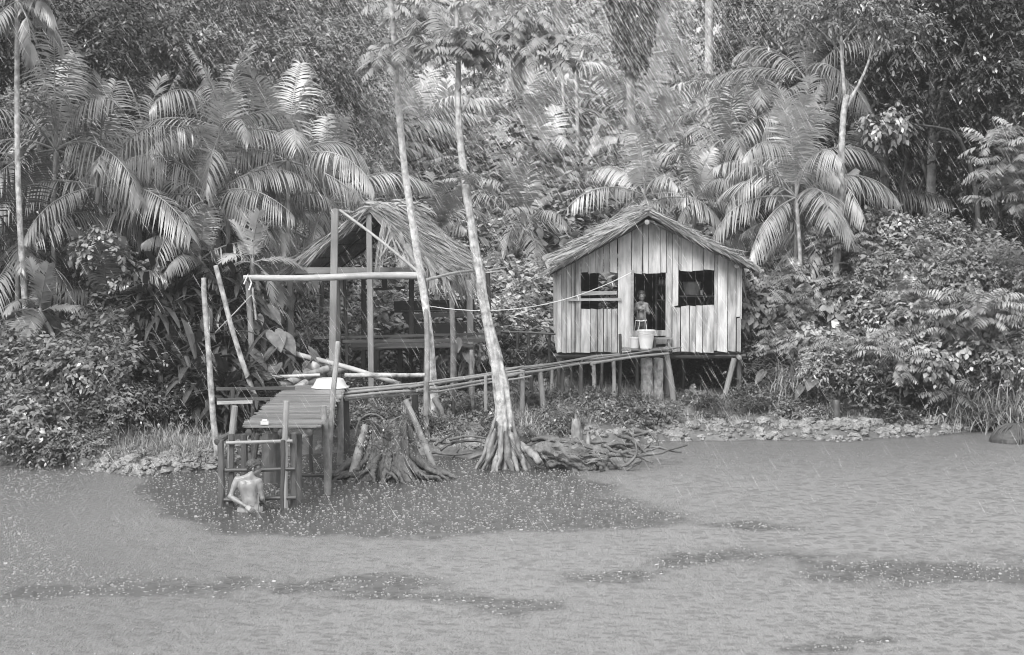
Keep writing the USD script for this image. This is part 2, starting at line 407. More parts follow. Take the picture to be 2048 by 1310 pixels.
# ------------------------------------------------------------------ ground, river
def shore_px(px, py):
    Y = FPX * 4.7 / (py - 374.0)
    return ((px - 1024) / FPX * Y, Y)
SH = [(-14.0, 34.0)] + [shore_px(*q) for q in ((0, 936), (130, 934), (250, 950), (340, 946), (430, 938), (560, 915), (690, 905), (880, 915), (1000, 925), (1100, 905), (1250, 898), (1330, 884), (1500, 882), (1700, 884), (1860, 872), (2048, 858))] + [(14.0, 42.5), (40, 44)]
SH = np.array([(-60, 33.0)] + SH)
def shore(x):
    x = np.asarray(x, float)
    return np.interp(x, SH[:, 0], SH[:, 1]) + 0.22 * (meshkit.fbm(np.stack([x * 1.3, x * 0, x * 0], -1), 3, 5) * 2 - 1)
def ground(x, y):
    x, y = np.asarray(x, float), np.asarray(y, float)
    d = y - shore(x)
    z = np.where(d < 0, np.maximum(d * 0.30, -1.4), 0.20 * (1 - np.exp(-np.maximum(d, 0) * 3.2)) + 0.085 * np.maximum(d, 0))
    z = np.where(d > 9, 0.965 + 0.10 * (d - 9), z)
    hill = np.maximum(0, y - 54.0)
    z = z + 0.10 * hill * np.clip(hill / 10, 0, 1)
    q = np.stack([x, y, x * 0], -1)
    return z + np.clip(d + 0.4, 0, 1) * (0.16 * (meshkit.fbm(q * 0.8, 3, 2) - 0.5) + 0.10 * (meshkit.fbm(q * 4.0, 3, 3) - 0.5)) * 1.2

def grid(xs, ys, zf):
    X, Y = np.meshgrid(xs, ys)
    v = np.stack([X, Y, zf(X, Y)], -1).reshape(-1, 3)
    nx, ny = len(xs), len(ys)
    i, j = np.meshgrid(np.arange(ny - 1), np.arange(nx - 1), indexing="ij")
    a = i * nx + j
    q = np.stack([a, a + 1, a + nx + 1, a + nx], -1).reshape(-1, 4)
    return v, np.vstack([q[:, [0, 1, 2]], q[:, [0, 2, 3]]])

xs = np.unique(np.r_[np.linspace(-160, -14, 30), np.arange(-14, 14.01, 0.11), np.linspace(14, 160, 30)])
ys = np.unique(np.r_[np.linspace(-40, 26, 8), np.linspace(26, 33, 14), np.arange(33, 46, 0.10), np.arange(46, 60, 0.5), np.linspace(60, 300, 50)])
solo("ground", grid(xs, ys, ground), "mud", smooth=True, kind="structure")

# the river: still and wind-roughened stretches differ in ruffling, and in base colour darkened to imitate reflected forest
def calm_dark_mask(x, y):
    """1 where the water lies smooth or is painted darker for reflected forest, 0 where the wind ruffles it"""
    px = 1024 + x / y * FPX; py = 374 + 4.7 / y * FPX
    q = np.stack([x * 0.45, y * 0.7, x * 0], -1)
    n = meshkit.fbm(q * 2.0, 5, 21) - 0.5
    n2 = meshkit.fbm(np.stack([x * 3.0, y * 1.2, x * 0], -1), 4, 22) - 0.5
    jit = n * 0.5 + n2 * 0.45
    # smooth pool in the lee of the bank, an outline on the water
    import shapely
    from shapely.geometry import Polygon
    def pw(a, b):
        Y = FPX * 4.7 / (b - 374.0); return (a - 1024) / FPX * Y, Y
    poly = Polygon([pw(*p) for p in ((255, 985), (285, 1022), (350, 1050), (450, 1070), (560, 1078), (700, 1081), (850, 1079), (1000, 1076), (1150, 1070), (1260, 1060), (1340, 1052), (1395, 1046), (1330, 1025), (1265, 998), (1235, 975), (1180, 958), (1180, 900), (255, 900))])
    pt = shapely.points(np.stack([np.ravel(x), np.ravel(y)], -1))
    sd = np.where(shapely.contains(poly, pt), 1, -1) * shapely.distance(poly.exterior, pt)
    pool = np.clip(.5 + sd.reshape(np.shape(x)) * 1.6 + jit * 1.9, 0, 1)
    def band(xa, ya, xb, yb, half):
        t = np.clip(((x - xa) * (xb - xa) + (y - ya) * (yb - ya)) / ((xb - xa) ** 2 + (yb - ya) ** 2), 0, 1)
        dx, dy = x - (xa + t * (xb - xa)), y - (ya + t * (yb - ya))
        dist = np.sqrt((dx * 0.75) ** 2 + dy ** 2)
        return np.clip((half * 1.5 - dist) / half * .75 + jit * 3.2, 0, 1)
    out = pool
    for (a, b), (c, d), h in (((0, 1195), (330, 1185), 0.55), ((330, 1185), (760, 1180), 0.42), ((700, 1195), (1040, 1215), 0.30), ((640, 1170), (740, 1160), 0.22),
                              ((1180, 1165), (1450, 1118), 0.36), ((1450, 1118), (1680, 1118), 0.28), ((1680, 1140), (2100, 1155), 0.62), ((1470, 1055), (1530, 1058), 0.2),
                              ((1710, 1285), (1760, 1290), 0.12), ((1600, 1310), (1650, 1308), 0.12)):
        out = np.maximum(out, band(*pw(a, b), *pw(c, d), h * 1.55) * 0.85)
    near = np.maximum(np.clip(1 - (shore(x) - y) / 0.9, 0, 1), np.clip(1 - (shore(x) - y) / 7.0, 0, 1) * .55)  # bankside water also darkened in place of reflected trees
    gust_left_dark = np.clip(meshkit.fbm(np.stack([x * .22, y * .16, x * 0], -1), 3, 77) - .35, 0, .5) * .7 + np.clip((-x - 2.0) / 9, 0, .55)  # the ramp to the left darkens the water in place of reflected forest
    return np.maximum(np.maximum(out, near * 0.75), gust_left_dark * .8)

xs = np.unique(np.r_[np.linspace(-120, -11, 12), np.arange(-11, 12, 0.085), np.linspace(12, 120, 12)])
ys = np.unique(np.r_[np.linspace(-45, 17, 10), np.arange(17, 43, 0.085), np.linspace(43, 60, 4)])
wv, wf = grid(xs, ys, lambda X, Y: X * 0)
calm_dark = calm_dark_mask(wv[:, 0], np.maximum(wv[:, 1], 5))
inview = (wv[:, 1] > 16.5)
rip = meshkit.fbm(np.stack([wv[:, 0] * 1.6, wv[:, 1] * 2.6, wv[:, 0] * 0], -1), 4, 31) - 0.5
wv[:, 2] = np.where(inview, rip * 0.035 * (1 - 0.6 * calm_dark), 0)
MAT["river"] = usdkit.material(stage, "/World/Looks/river", {
    "geo": ("geometry", {}), "at": ("attribute", {"attribute": "calm_dark"}),
    "mp": ("mapping", {"scale": (15.0, 4.6, 1.0)}), "n": ("noise_texture", {"scale": 1.0, "detail": 4.0, "roughness": 0.65}),
    "v": ("voronoi_texture", {"scale": 7.5, "feature": "f1", "randomness": 1.0}),
    "vs": ("math", {"math_type": "multiply", "value2": 34.0}), "vsin": ("math", {"math_type": "sine"}),
    "vd": ("map_range", {"from_min": 0.0, "from_max": 0.62, "to_min": 1.0, "to_max": 0.0, "clamp": True}), "vm": ("math", {"math_type": "multiply"}),
    "vm2": ("math", {"math_type": "multiply", "value2": 0.34}),
    "h": ("math", {"math_type": "add"}),
    "bs": ("map_range", {"from_min": 0.0, "from_max": 1.0, "to_min": 1.0, "to_max": 0.5, "clamp": True}),
    "b": ("bump", {"distance": 0.10}),
    "r": ("map_range", {"from_min": 0.0, "from_max": 1.0, "to_min": 0.50, "to_max": 0.12, "clamp": True}),
    "bc": ("map_range", {"from_min": 0.0, "from_max": 1.0, "to_min": 0.071, "to_max": 0.010, "clamp": True}), "cc": ("combine_color", {}),  # darker base colour on smooth water paints in the forest reflection
    "p": ("principled_bsdf", {"ior": 1.33, "specular_ior_level": 0.5}),
}, [("geo.position", "mp.vector"), ("mp.vector", "n.vector"), ("geo.position", "v.vector"), ("v.distance", "vs.value1"), ("vs.value", "vsin.value1"), ("v.distance", "vd.value"),
    ("vsin.value", "vm.value1"), ("vd.result", "vm.value2"), ("vm.value", "vm2.value1"), ("n.fac", "h.value1"), ("vm2.value", "h.value2"), ("h.value", "b.height"),
    ("at.fac", "bs.value"), ("bs.result", "b.strength"), ("at.fac", "r.value"), ("r.result", "p.roughness"), ("at.fac", "bc.value"),
    ("bc.result", "cc.r"), ("bc.result", "cc.g"), ("bc.result", "cc.b"), ("cc.color", "p.base_color"), ("b.normal", "p.normal")], surface="p.BSDF")
river = solo("river", (wv, wf), "river", smooth=True, kind="structure")
UsdGeom.PrimvarsAPI(river).CreatePrimvar("calm_dark", Sdf.ValueTypeNames.FloatArray, "vertex").Set(Vt.FloatArray.FromNumpy(calm_dark.astype(np.float32)))
# ================================================================== the stilt house
rng = np.random.default_rng(4)
def hexa(q, th, y0=0.0):
    """upright board: q four (x, z) corners anticlockwise from lower left, front face at y0, thickness th"""
    q = np.asarray(q, float)
    f = np.c_[q[:, 0], np.full(4, y0), q[:, 1]]; b = f + [0, th, 0]
    v = np.vstack([f, b])
    F = [[0, 1, 2], [0, 2, 3], [4, 6, 5], [4, 7, 6]]
    for k in range(4):
        j = (k + 1) % 4
        F += [[k, j + 4, j], [k, k + 4, j + 4]]
    return v, np.array(F)[:, ::1]

HY = 42.0
def hx(px): return P(px, 655, HY)[0]
def hz(py): return P(1024, py, HY)[2]
FLOOR = hz(704)
house = thing_at("stilt_house", "weathered plank house on stilts with thatched gable roof, child in its doorway", "house", (hx(1300), HY, float(ground(hx(1300), HY))))
def roof_py(px): return (437 + 0.56 * (1293 - px) if px < 1293 else 437 + 0.464 * (px - 1293)) + 2
def plank(l, r, t, b, dy=None, name="plank", mat="wall_wood", lab=None):
    s1, s2, s3 = rng.uniform(-1.2, 1.2, 3)
    zt = [roof_py(l), roof_py(r)] if t is None else [t + s3, t - s3]
    g = rng.uniform(.25, .95)
    q = [(hx(l + g + s1 * .4), hz(b + rng.uniform(-1.5, 2.5))), (hx(r - g + s1 * .4), hz(b + rng.uniform(-1.5, 2.5))), (hx(r - g), hz(zt[1])), (hx(l + g), hz(zt[0]))]
    dy = rng.uniform(-0.010, 0.010) if dy is None else dy
    v, f = hexa(q, 0.022, HY + dy)
    v[:, 1] += (v[:, 0] - v[:, 0].mean()) * rng.uniform(-0.10, 0.10)
    part(house, name, (v, f), mat, label=lab)
for l, r, t, b in [(1115, 1123, None, 704), (1123, 1132, None, 705), (1132, 1142, None, 704), (1142, 1150, None, 705), (1150, 1162, None, 704),
                   (1162, 1176, None, 545), (1176, 1190, None, 545), (1190, 1207, None, 545), (1207, 1219, None, 545), (1219, 1234, None, 545),
                   (1162, 1181, 618, 705), (1181, 1195, 618, 704), (1195, 1207, 618, 705), (1207, 1214, 618, 704), (1214, 1223, 618, 705), (1223, 1235, 618, 704),
                   (1235, 1263, None, 704), (1263, 1285, None, 546), (1285, 1296, None, 546), (1296, 1320, None, 545), (1320, 1332, None, 545), (1332, 1344, None, 545),
                   (1344, 1357, None, 612), (1357, 1362, None, 541), (1362, 1384, None, 541), (1384, 1406, None, 540), (1406, 1428, None, 539),
                   (1344, 1361, 615, 703), (1361, 1379, 612, 703), (1379, 1392, 612, 704), (1392, 1405, 611, 704), (1405, 1428, 610, 704),
                   (1428, 1434, None, 702), (1434, 1455, None, 703), (1455, 1472, None, 702), (1472, 1480, None, 634)]:
    plank(l, r, t, b)
plank(1473, 1483, 636, 702, mat="wood_grey"); plank(1480, 1483.5, None, 636)
# door frame, door boards, window bars
v, f = hexa([(hx(1261), hz(692)), (hx(1266.5), hz(692)), (hx(1267), hz(540)), (hx(1261.5), hz(540))], 0.05, HY - 0.045); part(house, "door_post", (v, f), "pale_pole")
v, f = hexa([(hx(1331), hz(702)), (hx(1343), hz(702)), (hx(1343), hz(546)), (hx(1331), hz(546))], 0.03, HY - 0.022); part(house, "door_post", (v, f), "wall_wood")
v, f = hexa([(hx(1266), hz(673)), (hx(1333), hz(671)), (hx(1333), hz(660)), (hx(1267), hz(661))], 0.028, HY - 0.03); part(house, "sill_board", (v, f), "wall_wood")
v, f = hexa([(hx(1265), hz(690)), (hx(1343), hz(687)), (hx(1343), hz(674)), (hx(1265), hz(675))], 0.028, HY - 0.055); part(house, "sill_board", (v, f), "wood_grey")
v, f = hexa([(hx(1163), hz(591)), (hx(1234), hz(589)), (hx(1234), hz(582)), (hx(1163), hz(583))], 0.02, HY + 0.03); part(house, "window_bar", (v, f), "pale_pole")
v, f = hexa([(hx(1135), hz(602)), (hx(1242), hz(601)), (hx(1242), hz(596)), (hx(1135), hz(597))], 0.02, HY - 0.045); part(house, "window_bar", (v, f), "pale_pole")
# the other walls, floor, frame
XL, XR, YB = hx(1117), hx(1481), 46.0
zE, zEr = hz(roof_py(1117)), hz(roof_py(1481))
def zroof(x):
    px = 1024 + x / HY * FPX
    return hz(roof_py(px))
n = 16
for side, x, zt in ((0, XL - 0.02, zE), (1, XR + 0.0, zEr)):
    for k in range(n):
        y0, y1 = HY + 0.04 + k * (YB - HY) / n, HY + 0.04 + (k + 0.96) * (YB - HY) / n
        part(house, "side_plank", board(((x + rng.uniform(-.006, .006)), (y0 + y1) / 2, FLOOR - 0.02), (x, (y0 + y1) / 2, zt - 0.05), y1 - y0, 0.02, up=(0, 1, 0)), "wall_wood")
xo0, xo1 = 1.90, 2.34                                           # opening at the back
edges = np.r_[np.linspace(XL, xo0, 6), np.linspace(xo0, xo1, 3)[1:], np.linspace(xo1, XR, 13)[1:]]
for a, b in zip(edges[:-1], edges[1:]):
    za, zb = zroof(a) - 0.02, zroof(b) - 0.02
    if a >= xo0 - 1e-6 and b <= xo1 + 1e-6:
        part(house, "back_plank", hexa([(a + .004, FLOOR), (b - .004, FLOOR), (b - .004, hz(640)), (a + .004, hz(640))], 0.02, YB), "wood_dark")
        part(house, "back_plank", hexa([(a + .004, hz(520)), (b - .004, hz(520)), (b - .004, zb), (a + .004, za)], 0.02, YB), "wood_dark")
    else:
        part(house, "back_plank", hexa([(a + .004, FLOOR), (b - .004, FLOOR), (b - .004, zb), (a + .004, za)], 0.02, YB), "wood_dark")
for k in range(14):
    y0 = HY + 0.05 + k * (YB - HY - 0.06) / 14
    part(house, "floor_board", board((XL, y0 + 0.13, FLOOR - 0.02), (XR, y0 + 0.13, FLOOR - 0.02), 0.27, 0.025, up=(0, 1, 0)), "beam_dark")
for y in (HY + 0.12, HY + 2.0, YB - 0.1):
    part(house, "floor_beam", pole((XL - 0.1, y, FLOOR - 0.09), (XR + 0.12, y, FLOOR - 0.09), 0.055, 0.05, seed=int(y * 10)), "beam_dark")
part(house, "floor_beam", pole((XR - .03, HY - 0.12, FLOOR - 0.10), (XR - .03, YB, FLOOR - 0.12), 0.05, 0.05, seed=3), "wood_grey")
for (a, b), (c, d), r, m, Yp in [((1119, 708), (1121, 842), .055, "wood_dark", 42.1), ((1478, 704), (1480, 797), .062, "wood_wet", 42.1), ((1469, 712), (1446, 792), .06, "wood_grey", 42.0),
                            ((1432, 706), (1431, 765), .05, "wood_dark", 44.2), ((1442, 706), (1443, 765), .05, "wood_dark", 44.8), ((1453, 706), (1452, 765), .05, "wood_dark", 45.7), ((1421, 706), (1418, 745), .035, "wood_dark", 45.7),
                            ((1187, 708), (1187, 824), .045, "bark_pale", 42.3), ((1160, 708), (1160, 820), .05, "wood_dark", 44.0), ((1293, 712), (1293, 806), .125, "bark_white", 41.98), ((1317, 712), (1318, 804), .105, "bark_white", 42.02),
                            ((1333, 706), (1334, 795), .07, "wood_grey", 42.3), ((1265, 706), (1266, 770), .05, "wood_dark", 44.5), ((1380, 706), (1380, 760), .05, "wood_dark", 45.6)]:
    p0, p1 = P(a, b, Yp), P(c, d, Yp)
    p0[2] = FLOOR - 0.13; g = float(ground(p1[0], p1[1])); p1[2] = min(p1[2], g) - 0.15
    part(house, "stilt", pole(p0, p1, r * .95, r, seed=a, bend=0.012), m)
# roof: poles, two slopes of palm thatch in ragged courses, a ridge roll
RY0, RY1 = HY - 0.42, YB + 0.35
apex = P(1297, 431, RY0); el = P(1097, 542, RY0); er = P(1511, 534, RY0)
def thatch_slope(seed, A, B, C, D, courses, per, mat_th=0.05):
    """A-B along the ridge (front, back), D-C along the eave (front, back): a thin bed with many hanging strips laid over it"""
    r = np.random.default_rng(seed)
    A, B, C, D = map(np.asarray, (A, B, C, D))
    nrm = unit(np.cross(B - A, D - A)); nrm = nrm if nrm[2] > 0 else -nrm
    bed_v = np.array([A, B, C, D, A - nrm * mat_th, B - nrm * mat_th, C - nrm * mat_th, D - nrm * mat_th])
    bed_f = np.array([[0, 1, 2], [0, 2, 3], [4, 6, 5], [4, 7, 6], [0, 4, 5], [0, 5, 1], [1, 5, 6], [1, 6, 2], [2, 6, 7], [2, 7, 3], [3, 7, 4], [3, 4, 0]])
    out = [(bed_v, bed_f)]
    for c in range(courses):
        v0 = (c + 0.0) / courses
        u = np.clip(r.uniform(-0.02, 1.02, per), -0.03, 1.03)
        vv = np.clip(v0 + r.uniform(-0.03, 0.03, per), 0.0, 1.0)
        top = (A + (B - A) * u[:, None]); bot = D + (C - D) * u[:, None]
        p = top + (bot - top) * vv[:, None] + nrm * r.uniform(0.0, 0.065, per)[:, None]
        ax = unit(bot - top) + r.normal(0, 0.13, (per, 3)) + unit(B - A) * r.normal(0, 0.16, per)[:, None] + nrm * 0.02
        L = np.linalg.norm(bot - top, axis=1) / courses * r.uniform(1.5, 2.5, per)
        L = np.where(c == courses - 1, L * 0.34, L); L = np.where(c == courses - 2, L * 0.72, L)
        out.append(strips(p, ax, np.cross(nrm, ax) + r.normal(0, .35, (per, 3)), L, r.uniform(0.012, 0.032, per), r.uniform(0.0, 0.25, per), [0.7, 1.0, 0.7, 0.1]))
    # ends of the thatch along the front and back edge
    for E0, E1 in ((A, D), (B, C)):
        m = per * 2
        t = r.random(m)
        p = E0 + (E1 - E0) * t[:, None] + nrm * r.uniform(-0.045, 0.05, m)[:, None] + unit(A - B) * r.uniform(-.06, .06, m)[:, None]
        t = t * .93; ax = unit(E1 - E0) + r.normal(0, 0.08, (m, 3))
        out.append(strips(p, ax, nrm + r.normal(0, .5, (m, 3)), r.uniform(0.25, 0.6, m) * (1.05 - .75 * t), r.uniform(0.012, 0.03, m), 0.1, [0.7, 1.0, 0.7, 0.1]))
    return cat_(out)
bk = np.array([0, RY1 - RY0, 0.0])
ax_ = apex + [0, 0, 0.05]
part(house, "thatch_slope", thatch_slope(1, ax_, ax_ + bk, el + bk, el, 9, 420), "thatch")
part(house, "thatch_slope", thatch_slope(2, ax_, ax_ + bk, er + bk, er, 9, 420), "thatch")
r = np.random.default_rng(8)
m = 260
pp = ax_ + bk * r.uniform(-0.02, 1, m)[:, None] + np.c_[r.normal(0, .07, m), np.zeros(m), r.uniform(0.02, .14, m)]
part(house, "ridge_thatch", strips(pp, np.c_[r.choice([-1, 1], m), r.normal(0, .5, m), r.normal(0.05, .25, m)], np.tile([0, 1.0, 0], (m, 1)), r.uniform(.25, .65, m), r.uniform(.02, .06, m), 0.9, [0.7, 1, .7, .1]), "thatch")
part(house, "ridge_pole", pole(apex + [-.03, -0.05, -0.13], apex + bk + [0, 0, -.13], 0.05, 0.05, seed=5), "wood_grey")
for e, px in ((el, 1119), (er, 1474)):
    c = P(px, roof_py(px) + 9, RY0 + .12)
    part(house, "wall_plate", pole(c, c + [0, 4.6, 0], 0.05, 0.05, seed=px), "wood_grey")
    for y in (RY0 + .06, HY + 1.3, HY + 2.7, YB - .1):
        o = np.array([0, y - RY0, -0.10])
        part(house, "rafter", pole(apex + o, e + o + [0, 0, .02], 0.032, 0.028, seed=int(y * 7) + px), "wood_dark")
# hanging dry fronds at the right corner of the eave
m = 60
pp = er + np.c_[r.uniform(-.28, -.12, m), r.uniform(.5, 2.4, m), r.uniform(-.12, -.02, m)]
part(house, "hanging_thatch", strips(pp, np.c_[r.normal(0, .15, m), r.normal(0, .2, m), -np.ones(m)], rnd_dirs(r, m), r.uniform(.3, .75, m), r.uniform(.02, .05, m), .3, [.6, 1, .8, .1]), "thatch")
# inside: a partition and a shelf
part(house, "partition", board(((1311 - 1024) / FPX * 44.0 + .02, 44.0, FLOOR), ((1311 - 1024) / FPX * 44 + .02, 44.0, zroof(3.0) - .3), 0.04, 0.05, up=(1, 0, 0)), "wood_grey")
sh1, sh2 = P(1325, 570, 43.9), P(1325, 600, 43.9)
for s in (sh1, sh2):
    part(house, "shelf", board(s + [-.14, 0, 0], s + [.22, 0, 0], 0.2, 0.02, up=(0, 1, 0)), "beam_wood")
s3 = P(1392, 592, 42.9)
part(house, "shelf", board(s3 + [-.34, 0, 0], s3 + [.42, 0, 0], 0.24, 0.02, up=(0, 1, 0)), "beam_wood")

def lathe(prof, sides=20, c=(0, 0, 0), jitter=0.0, seed=0):
    prof = np.asarray(prof, float); n = len(prof)
    a = np.arange(sides) * 2 * PI / sides
    v = np.stack([prof[:, 0][:, None] * np.cos(a), prof[:, 0][:, None] * np.sin(a), np.repeat(prof[:, 1][:, None], sides, 1)], -1).reshape(-1, 3) + np.asarray(c)
    i, j = np.meshgrid(np.arange(n - 1), np.arange(sides), indexing="ij")
    q = np.stack([i * sides + j, i * sides + (j + 1) % sides, (i + 1) * sides + (j + 1) % sides, (i + 1) * sides + j], -1).reshape(-1, 4)
    return v, np.vstack([q[:, [0, 1, 2]], q[:, [0, 2, 3]]])
bottle = [(0, 0), (.028, 0), (.031, .01), (.031, .11), (.024, .135), (.012, .15), (.012, .185), (.014, .187), (.014, .2), (0, .2)]
for k, (dx, s, sc) in enumerate([(-.06, sh1, .75), (0.0, sh1, .8), (.06, sh1, .62), (.13, sh1, .7), (.0, sh2, .6), (.09, sh2, .75)]):
    v, f = lathe([(a * sc * 1.1, b * sc) for a, b in bottle], 10, s + [dx, -.02, .011])
    solo("bottle", (v, f), "glassware", True, ["small bottle on upper shelf inside the house, leftmost of four", "tallest bottle on upper shelf seen through the doorway", "short bottle on upper shelf seen through the doorway", "bottle at right end of upper shelf in the doorway", "small bottle on lower shelf inside the doorway, on the left", "taller bottle on lower shelf inside the doorway, on the right"][k], "bottle", "bottles on the shelves inside the house")
v, f = lathe([(0, .0), (.15, 0), (.155, .02), (.185, .24), (.195, .26), (.185, .27), (.17, .25), (.145, .03), (0, .03)], 20, P(1384, 591, 42.95) + [0, 0, .012])
solo("pail", (v, f), "grey_plastic", True, "grey pail on the shelf behind the right window", "pail")
v, f = lathe([(0, 0), (.03, 0), (.035, .1), (.03, .1), (.026, .01), (0, .01)], 12, P(1403, 591, 42.85) + [0, 0, .012])
solo("drinking_glass", (v, f), "white_enamel", True, "pale drinking glass beside the pail in the right window", "glass")

# ================================================================== raised walkway and its load
walk = thing_at("walkway", "narrow raised walkway of long bending boards on thin posts, jetty to house", "walkway", P(1000, 860, 39.5))
path_px = [(690, 786, 36.9), (850, 772, 37.6), (1040, 742, 39.6), (1180, 720, 40.9), (1335, 700, 41.45)]
pts = np.array([P(*q) for q in path_px])
for k, (off, dz, m, w) in enumerate([(-0.24, -0.035, "wood_grey", .07), (-0.10, 0.03, "beam_wood", .09), (0.05, -0.01, "deck_wood", .10), (0.20, 0.045, "beam_wood", .08)]):
    for s in range(4):
        a, b = pts[s] + [0, off, dz + .012 * ((k * 3 + s) % 3 - 1)], pts[s + 1] + [0, off, dz + .015 * ((k + s * 2) % 3 - 1)]
        ex = unit(b - a) * 0.2 * ((k + s) % 3)
        if k in (0, 3): part(walk, "long_pole", pole(a - ex, b + ex * .5, .03, .022, seed=k * 9 + s, bend=.012 * (-1) ** s, rough=.2), m)
        else: part(walk, "plank", board(a - ex, b + ex * 0.7 + [0, 0, 0.006 * (s % 2)], w, 0.022, up=(0, 1, rng.uniform(-.25, .25)), seed=k * 7 + s, jag=.04), m)
for k, s in enumerate((1, 2, 3)):
    part(walk, "crossbar", pole(pts[s] + [0.02, -.34, -.055], pts[s] + [0, .34, -.055], .03, .028, seed=s), "wood_grey")
part(walk, "lower_pole", pole(P(690, 800, 36.75), P(850, 786, 37.4), .022, .02, seed=91, bend=.01), "wood_grey")
part(walk, "lower_pole", pole(P(850, 786, 37.35), P(1062, 752, 39.4), .022, .018, seed=92, bend=-.01), "wood_grey")
for i, ((a, b), (c, d), Y, r, m) in enumerate([((1045, 741), (1044, 858), 39.4, .052, "wood_grey"), ((1079, 737), (1088, 852), 39.9, .055, "wood_grey"), ((971, 752), (977, 878), 38.5, .035, "wood_grey"),
                            ((943, 700), (950, 862), 39.0, .04, "bark_mid"), ((853, 762), (855, 884), 37.3, .055, "bark_mid"), ((829, 780), (832, 870), 37.9, .07, "wood_dark"), ((1162, 722), (1158, 850), 40.6, .045, "wood_wet"),
                            ((905, 768), (908, 850), 38.6, .03, "wood_dark"), ((1010, 750), (1012, 860), 39.7, .03, "wood_dark"), ((1105, 732), (1104, 840), 40.9, .035, "wood_grey"), ((1142, 728), (1144, 830), 41.2, .03, "wood_dark"), ((1205, 718), (1203, 820), 41.6, .03, "wood_wet"), ((1275, 710), (1277, 800), 42.0, .04, "wood_dark"), ((1365, 706), (1364, 790), 43.0, .045, "wood_dark"), ((1227, 716), (1226, 838), 41.0, .042, "wood_grey"), ((1240, 668), (1237, 800), 41.3, .035, "wood_dark"), ((1331, 694), (1350, 822), 41.35, .06, "wood_grey"), ((1063, 745), (1062, 800), 40.4, .04, "wood_dark"), ((1125, 735), (1126, 845), 40.4, .045, "wood_wet")]):
    p0, p1 = P(a, b, Y), P(c, d, Y); p1[2] = min(p1[2], float(ground(p1[0], p1[1]))) - .15
    part(walk, "post", pole(p0, p1, r * .9, r, seed=i + 60, bend=.015 * (-1) ** i), m)
for k in range(5):
    c = P(1250 + k * 19, 707 - k * 2.0, 41.5); c[2] = pts[4][2] - .005 + .003 * k
    part(walk, "landing_board", board(c + [0, -.32, 0.02], c + [0.02, .36, 0.02], 0.17, .025, up=(1, 0, 0), seed=k), "deck_wood")
zl = float(pts[4][2]) + .035
b = P(1292, 700, 41.42)
v, f = lathe([(0, .0), (.115, 0), (.122, .012), (.172, .34), (.182, .345), (.182, .365), (.165, .365), (.110, .02), (0, .02)], 28, (b[0], b[1], zl))
bucket = thing_at("bucket", "large pale bucket standing on the walkway under the doorway", "bucket", (b[0], b[1], zl))
part(bucket, "bucket_body", (v, f), "white_plastic", 40)
a = np.linspace(0, PI, 14)
part(bucket, "handle", tube(np.c_[b[0] + .18 * np.cos(a), b[1] - .05 - .16 * np.sin(a), zl + .345 - .05 * np.sin(a)], .005, 5), "grey_plastic")
b = P(1269, 706, 41.45)
tub = thing_at("tub", "small white tub beside the big bucket on the walkway", "tub", (b[0], b[1], zl))
part(tub, "tub_body", lathe([(0, 0), (.085, 0), (.09, .01), (.092, .19), (0, .19)], 24, (b[0], b[1], zl)), "white_enamel", 40)
part(tub, "lid", lathe([(0, .192), (.098, .192), (.098, .215), (.09, .222), (0, .222)], 24, (b[0], b[1], zl)), "white_enamel", 40)
st = thing_at("bench", "low plank bench against the house right of the bucket", "bench", (P(1322, 700, 41.7)[0], 41.7, zl))
c = P(1322, 695, 41.7); c[2] = zl + .17
part(st, "seat", board(c + [-.2, 0, 0], c + [.22, 0, 0.01], .22, .028, up=(0, 1, 0)), "beam_wood")
for dx in (-.13, .15):
    for dy in (-.07, .07):
        part(st, "leg", board((c[0] + dx, c[1] + dy, zl), (c[0] + dx, c[1] + dy, zl + .156), .045, .03, up=(1, 0, 0)), "wood_grey")

# clothesline from the leaning trunk to the door post
L0, L1 = P(858, 612, 38.6), P(1262, 545, 41.95)
t = np.linspace(0, 1, 40)[:, None]
cl = L0 + (L1 - L0) * t; cl[:, 2] -= (0.62 * 4 * t * (1 - t))[:, 0] * 0.55
rope = thing_at("clothesline", "slack white cord tied between the leaning trunk and the door post", "cord", L0)
part(rope, "cord", tube(cl, .0075, 5), "rope")
for tt in (.73, .92):
    k = int(tt * 39); part(rope, "knot_end", tube([cl[k], cl[k] + [.02, 0, -.05], cl[k] + [.03, 0, -.10]], [.008, .012, .004], 5), "rope")

# ================================================================== jetty
jet = thing_at("jetty", "plank jetty on crooked posts with ladder rungs stepping into the river", "jetty", (-3.4, 31, 0))
DZ = 1.15
r = np.random.default_rng(17)
nsl = 62
for k in range(nsl):
    y = 31.0 + k * 6.5 / nsl
    xl = -4.02 + 0.02 * k / nsl + r.uniform(-.05, .05); xr = -2.86 - .08 * k / nsl + r.uniform(-.05, .05)
    w = 6.5 / nsl * (r.uniform(.72, .93)) * (0.35 if k in (9, 30, 44) else 1)
    part(jet, "plank", board((xl, y, DZ + r.uniform(-.006, .006)), (xr, y + r.uniform(-.02, .02), DZ + r.uniform(-.008, .008)), w, .026, up=(0, 1, r.uniform(-.05, .05)), seed=k, jag=.01), "deck_wood")
for x in (-3.9, -3.42, -3.0):
    part(jet, "stringer", pole((x, 30.9, DZ - .075), (x - .02, 37.6, DZ - .075), .05, .045, seed=int(-x * 10)), "wood_dark")
def jpost(a, b, c, d, Y, r0, m, nm="post", Y2=None):
    p0, p1 = P(a, b, Y), P(c, d, Y2 or Y)
    p1[2] -= .55
    part(jet, nm, pole(p0, p1, r0 * .92, r0, seed=a + c, bend=.012, rough=.16), m)
jpost(441, 880, 441, 1018, 30.65, .052, "wood_wet"); jpost(463, 868, 462, 1016, 30.7, .045, "wood_dark"); jpost(470, 812, 458, 880, 30.75, .05, "wood_grey", "post_top")
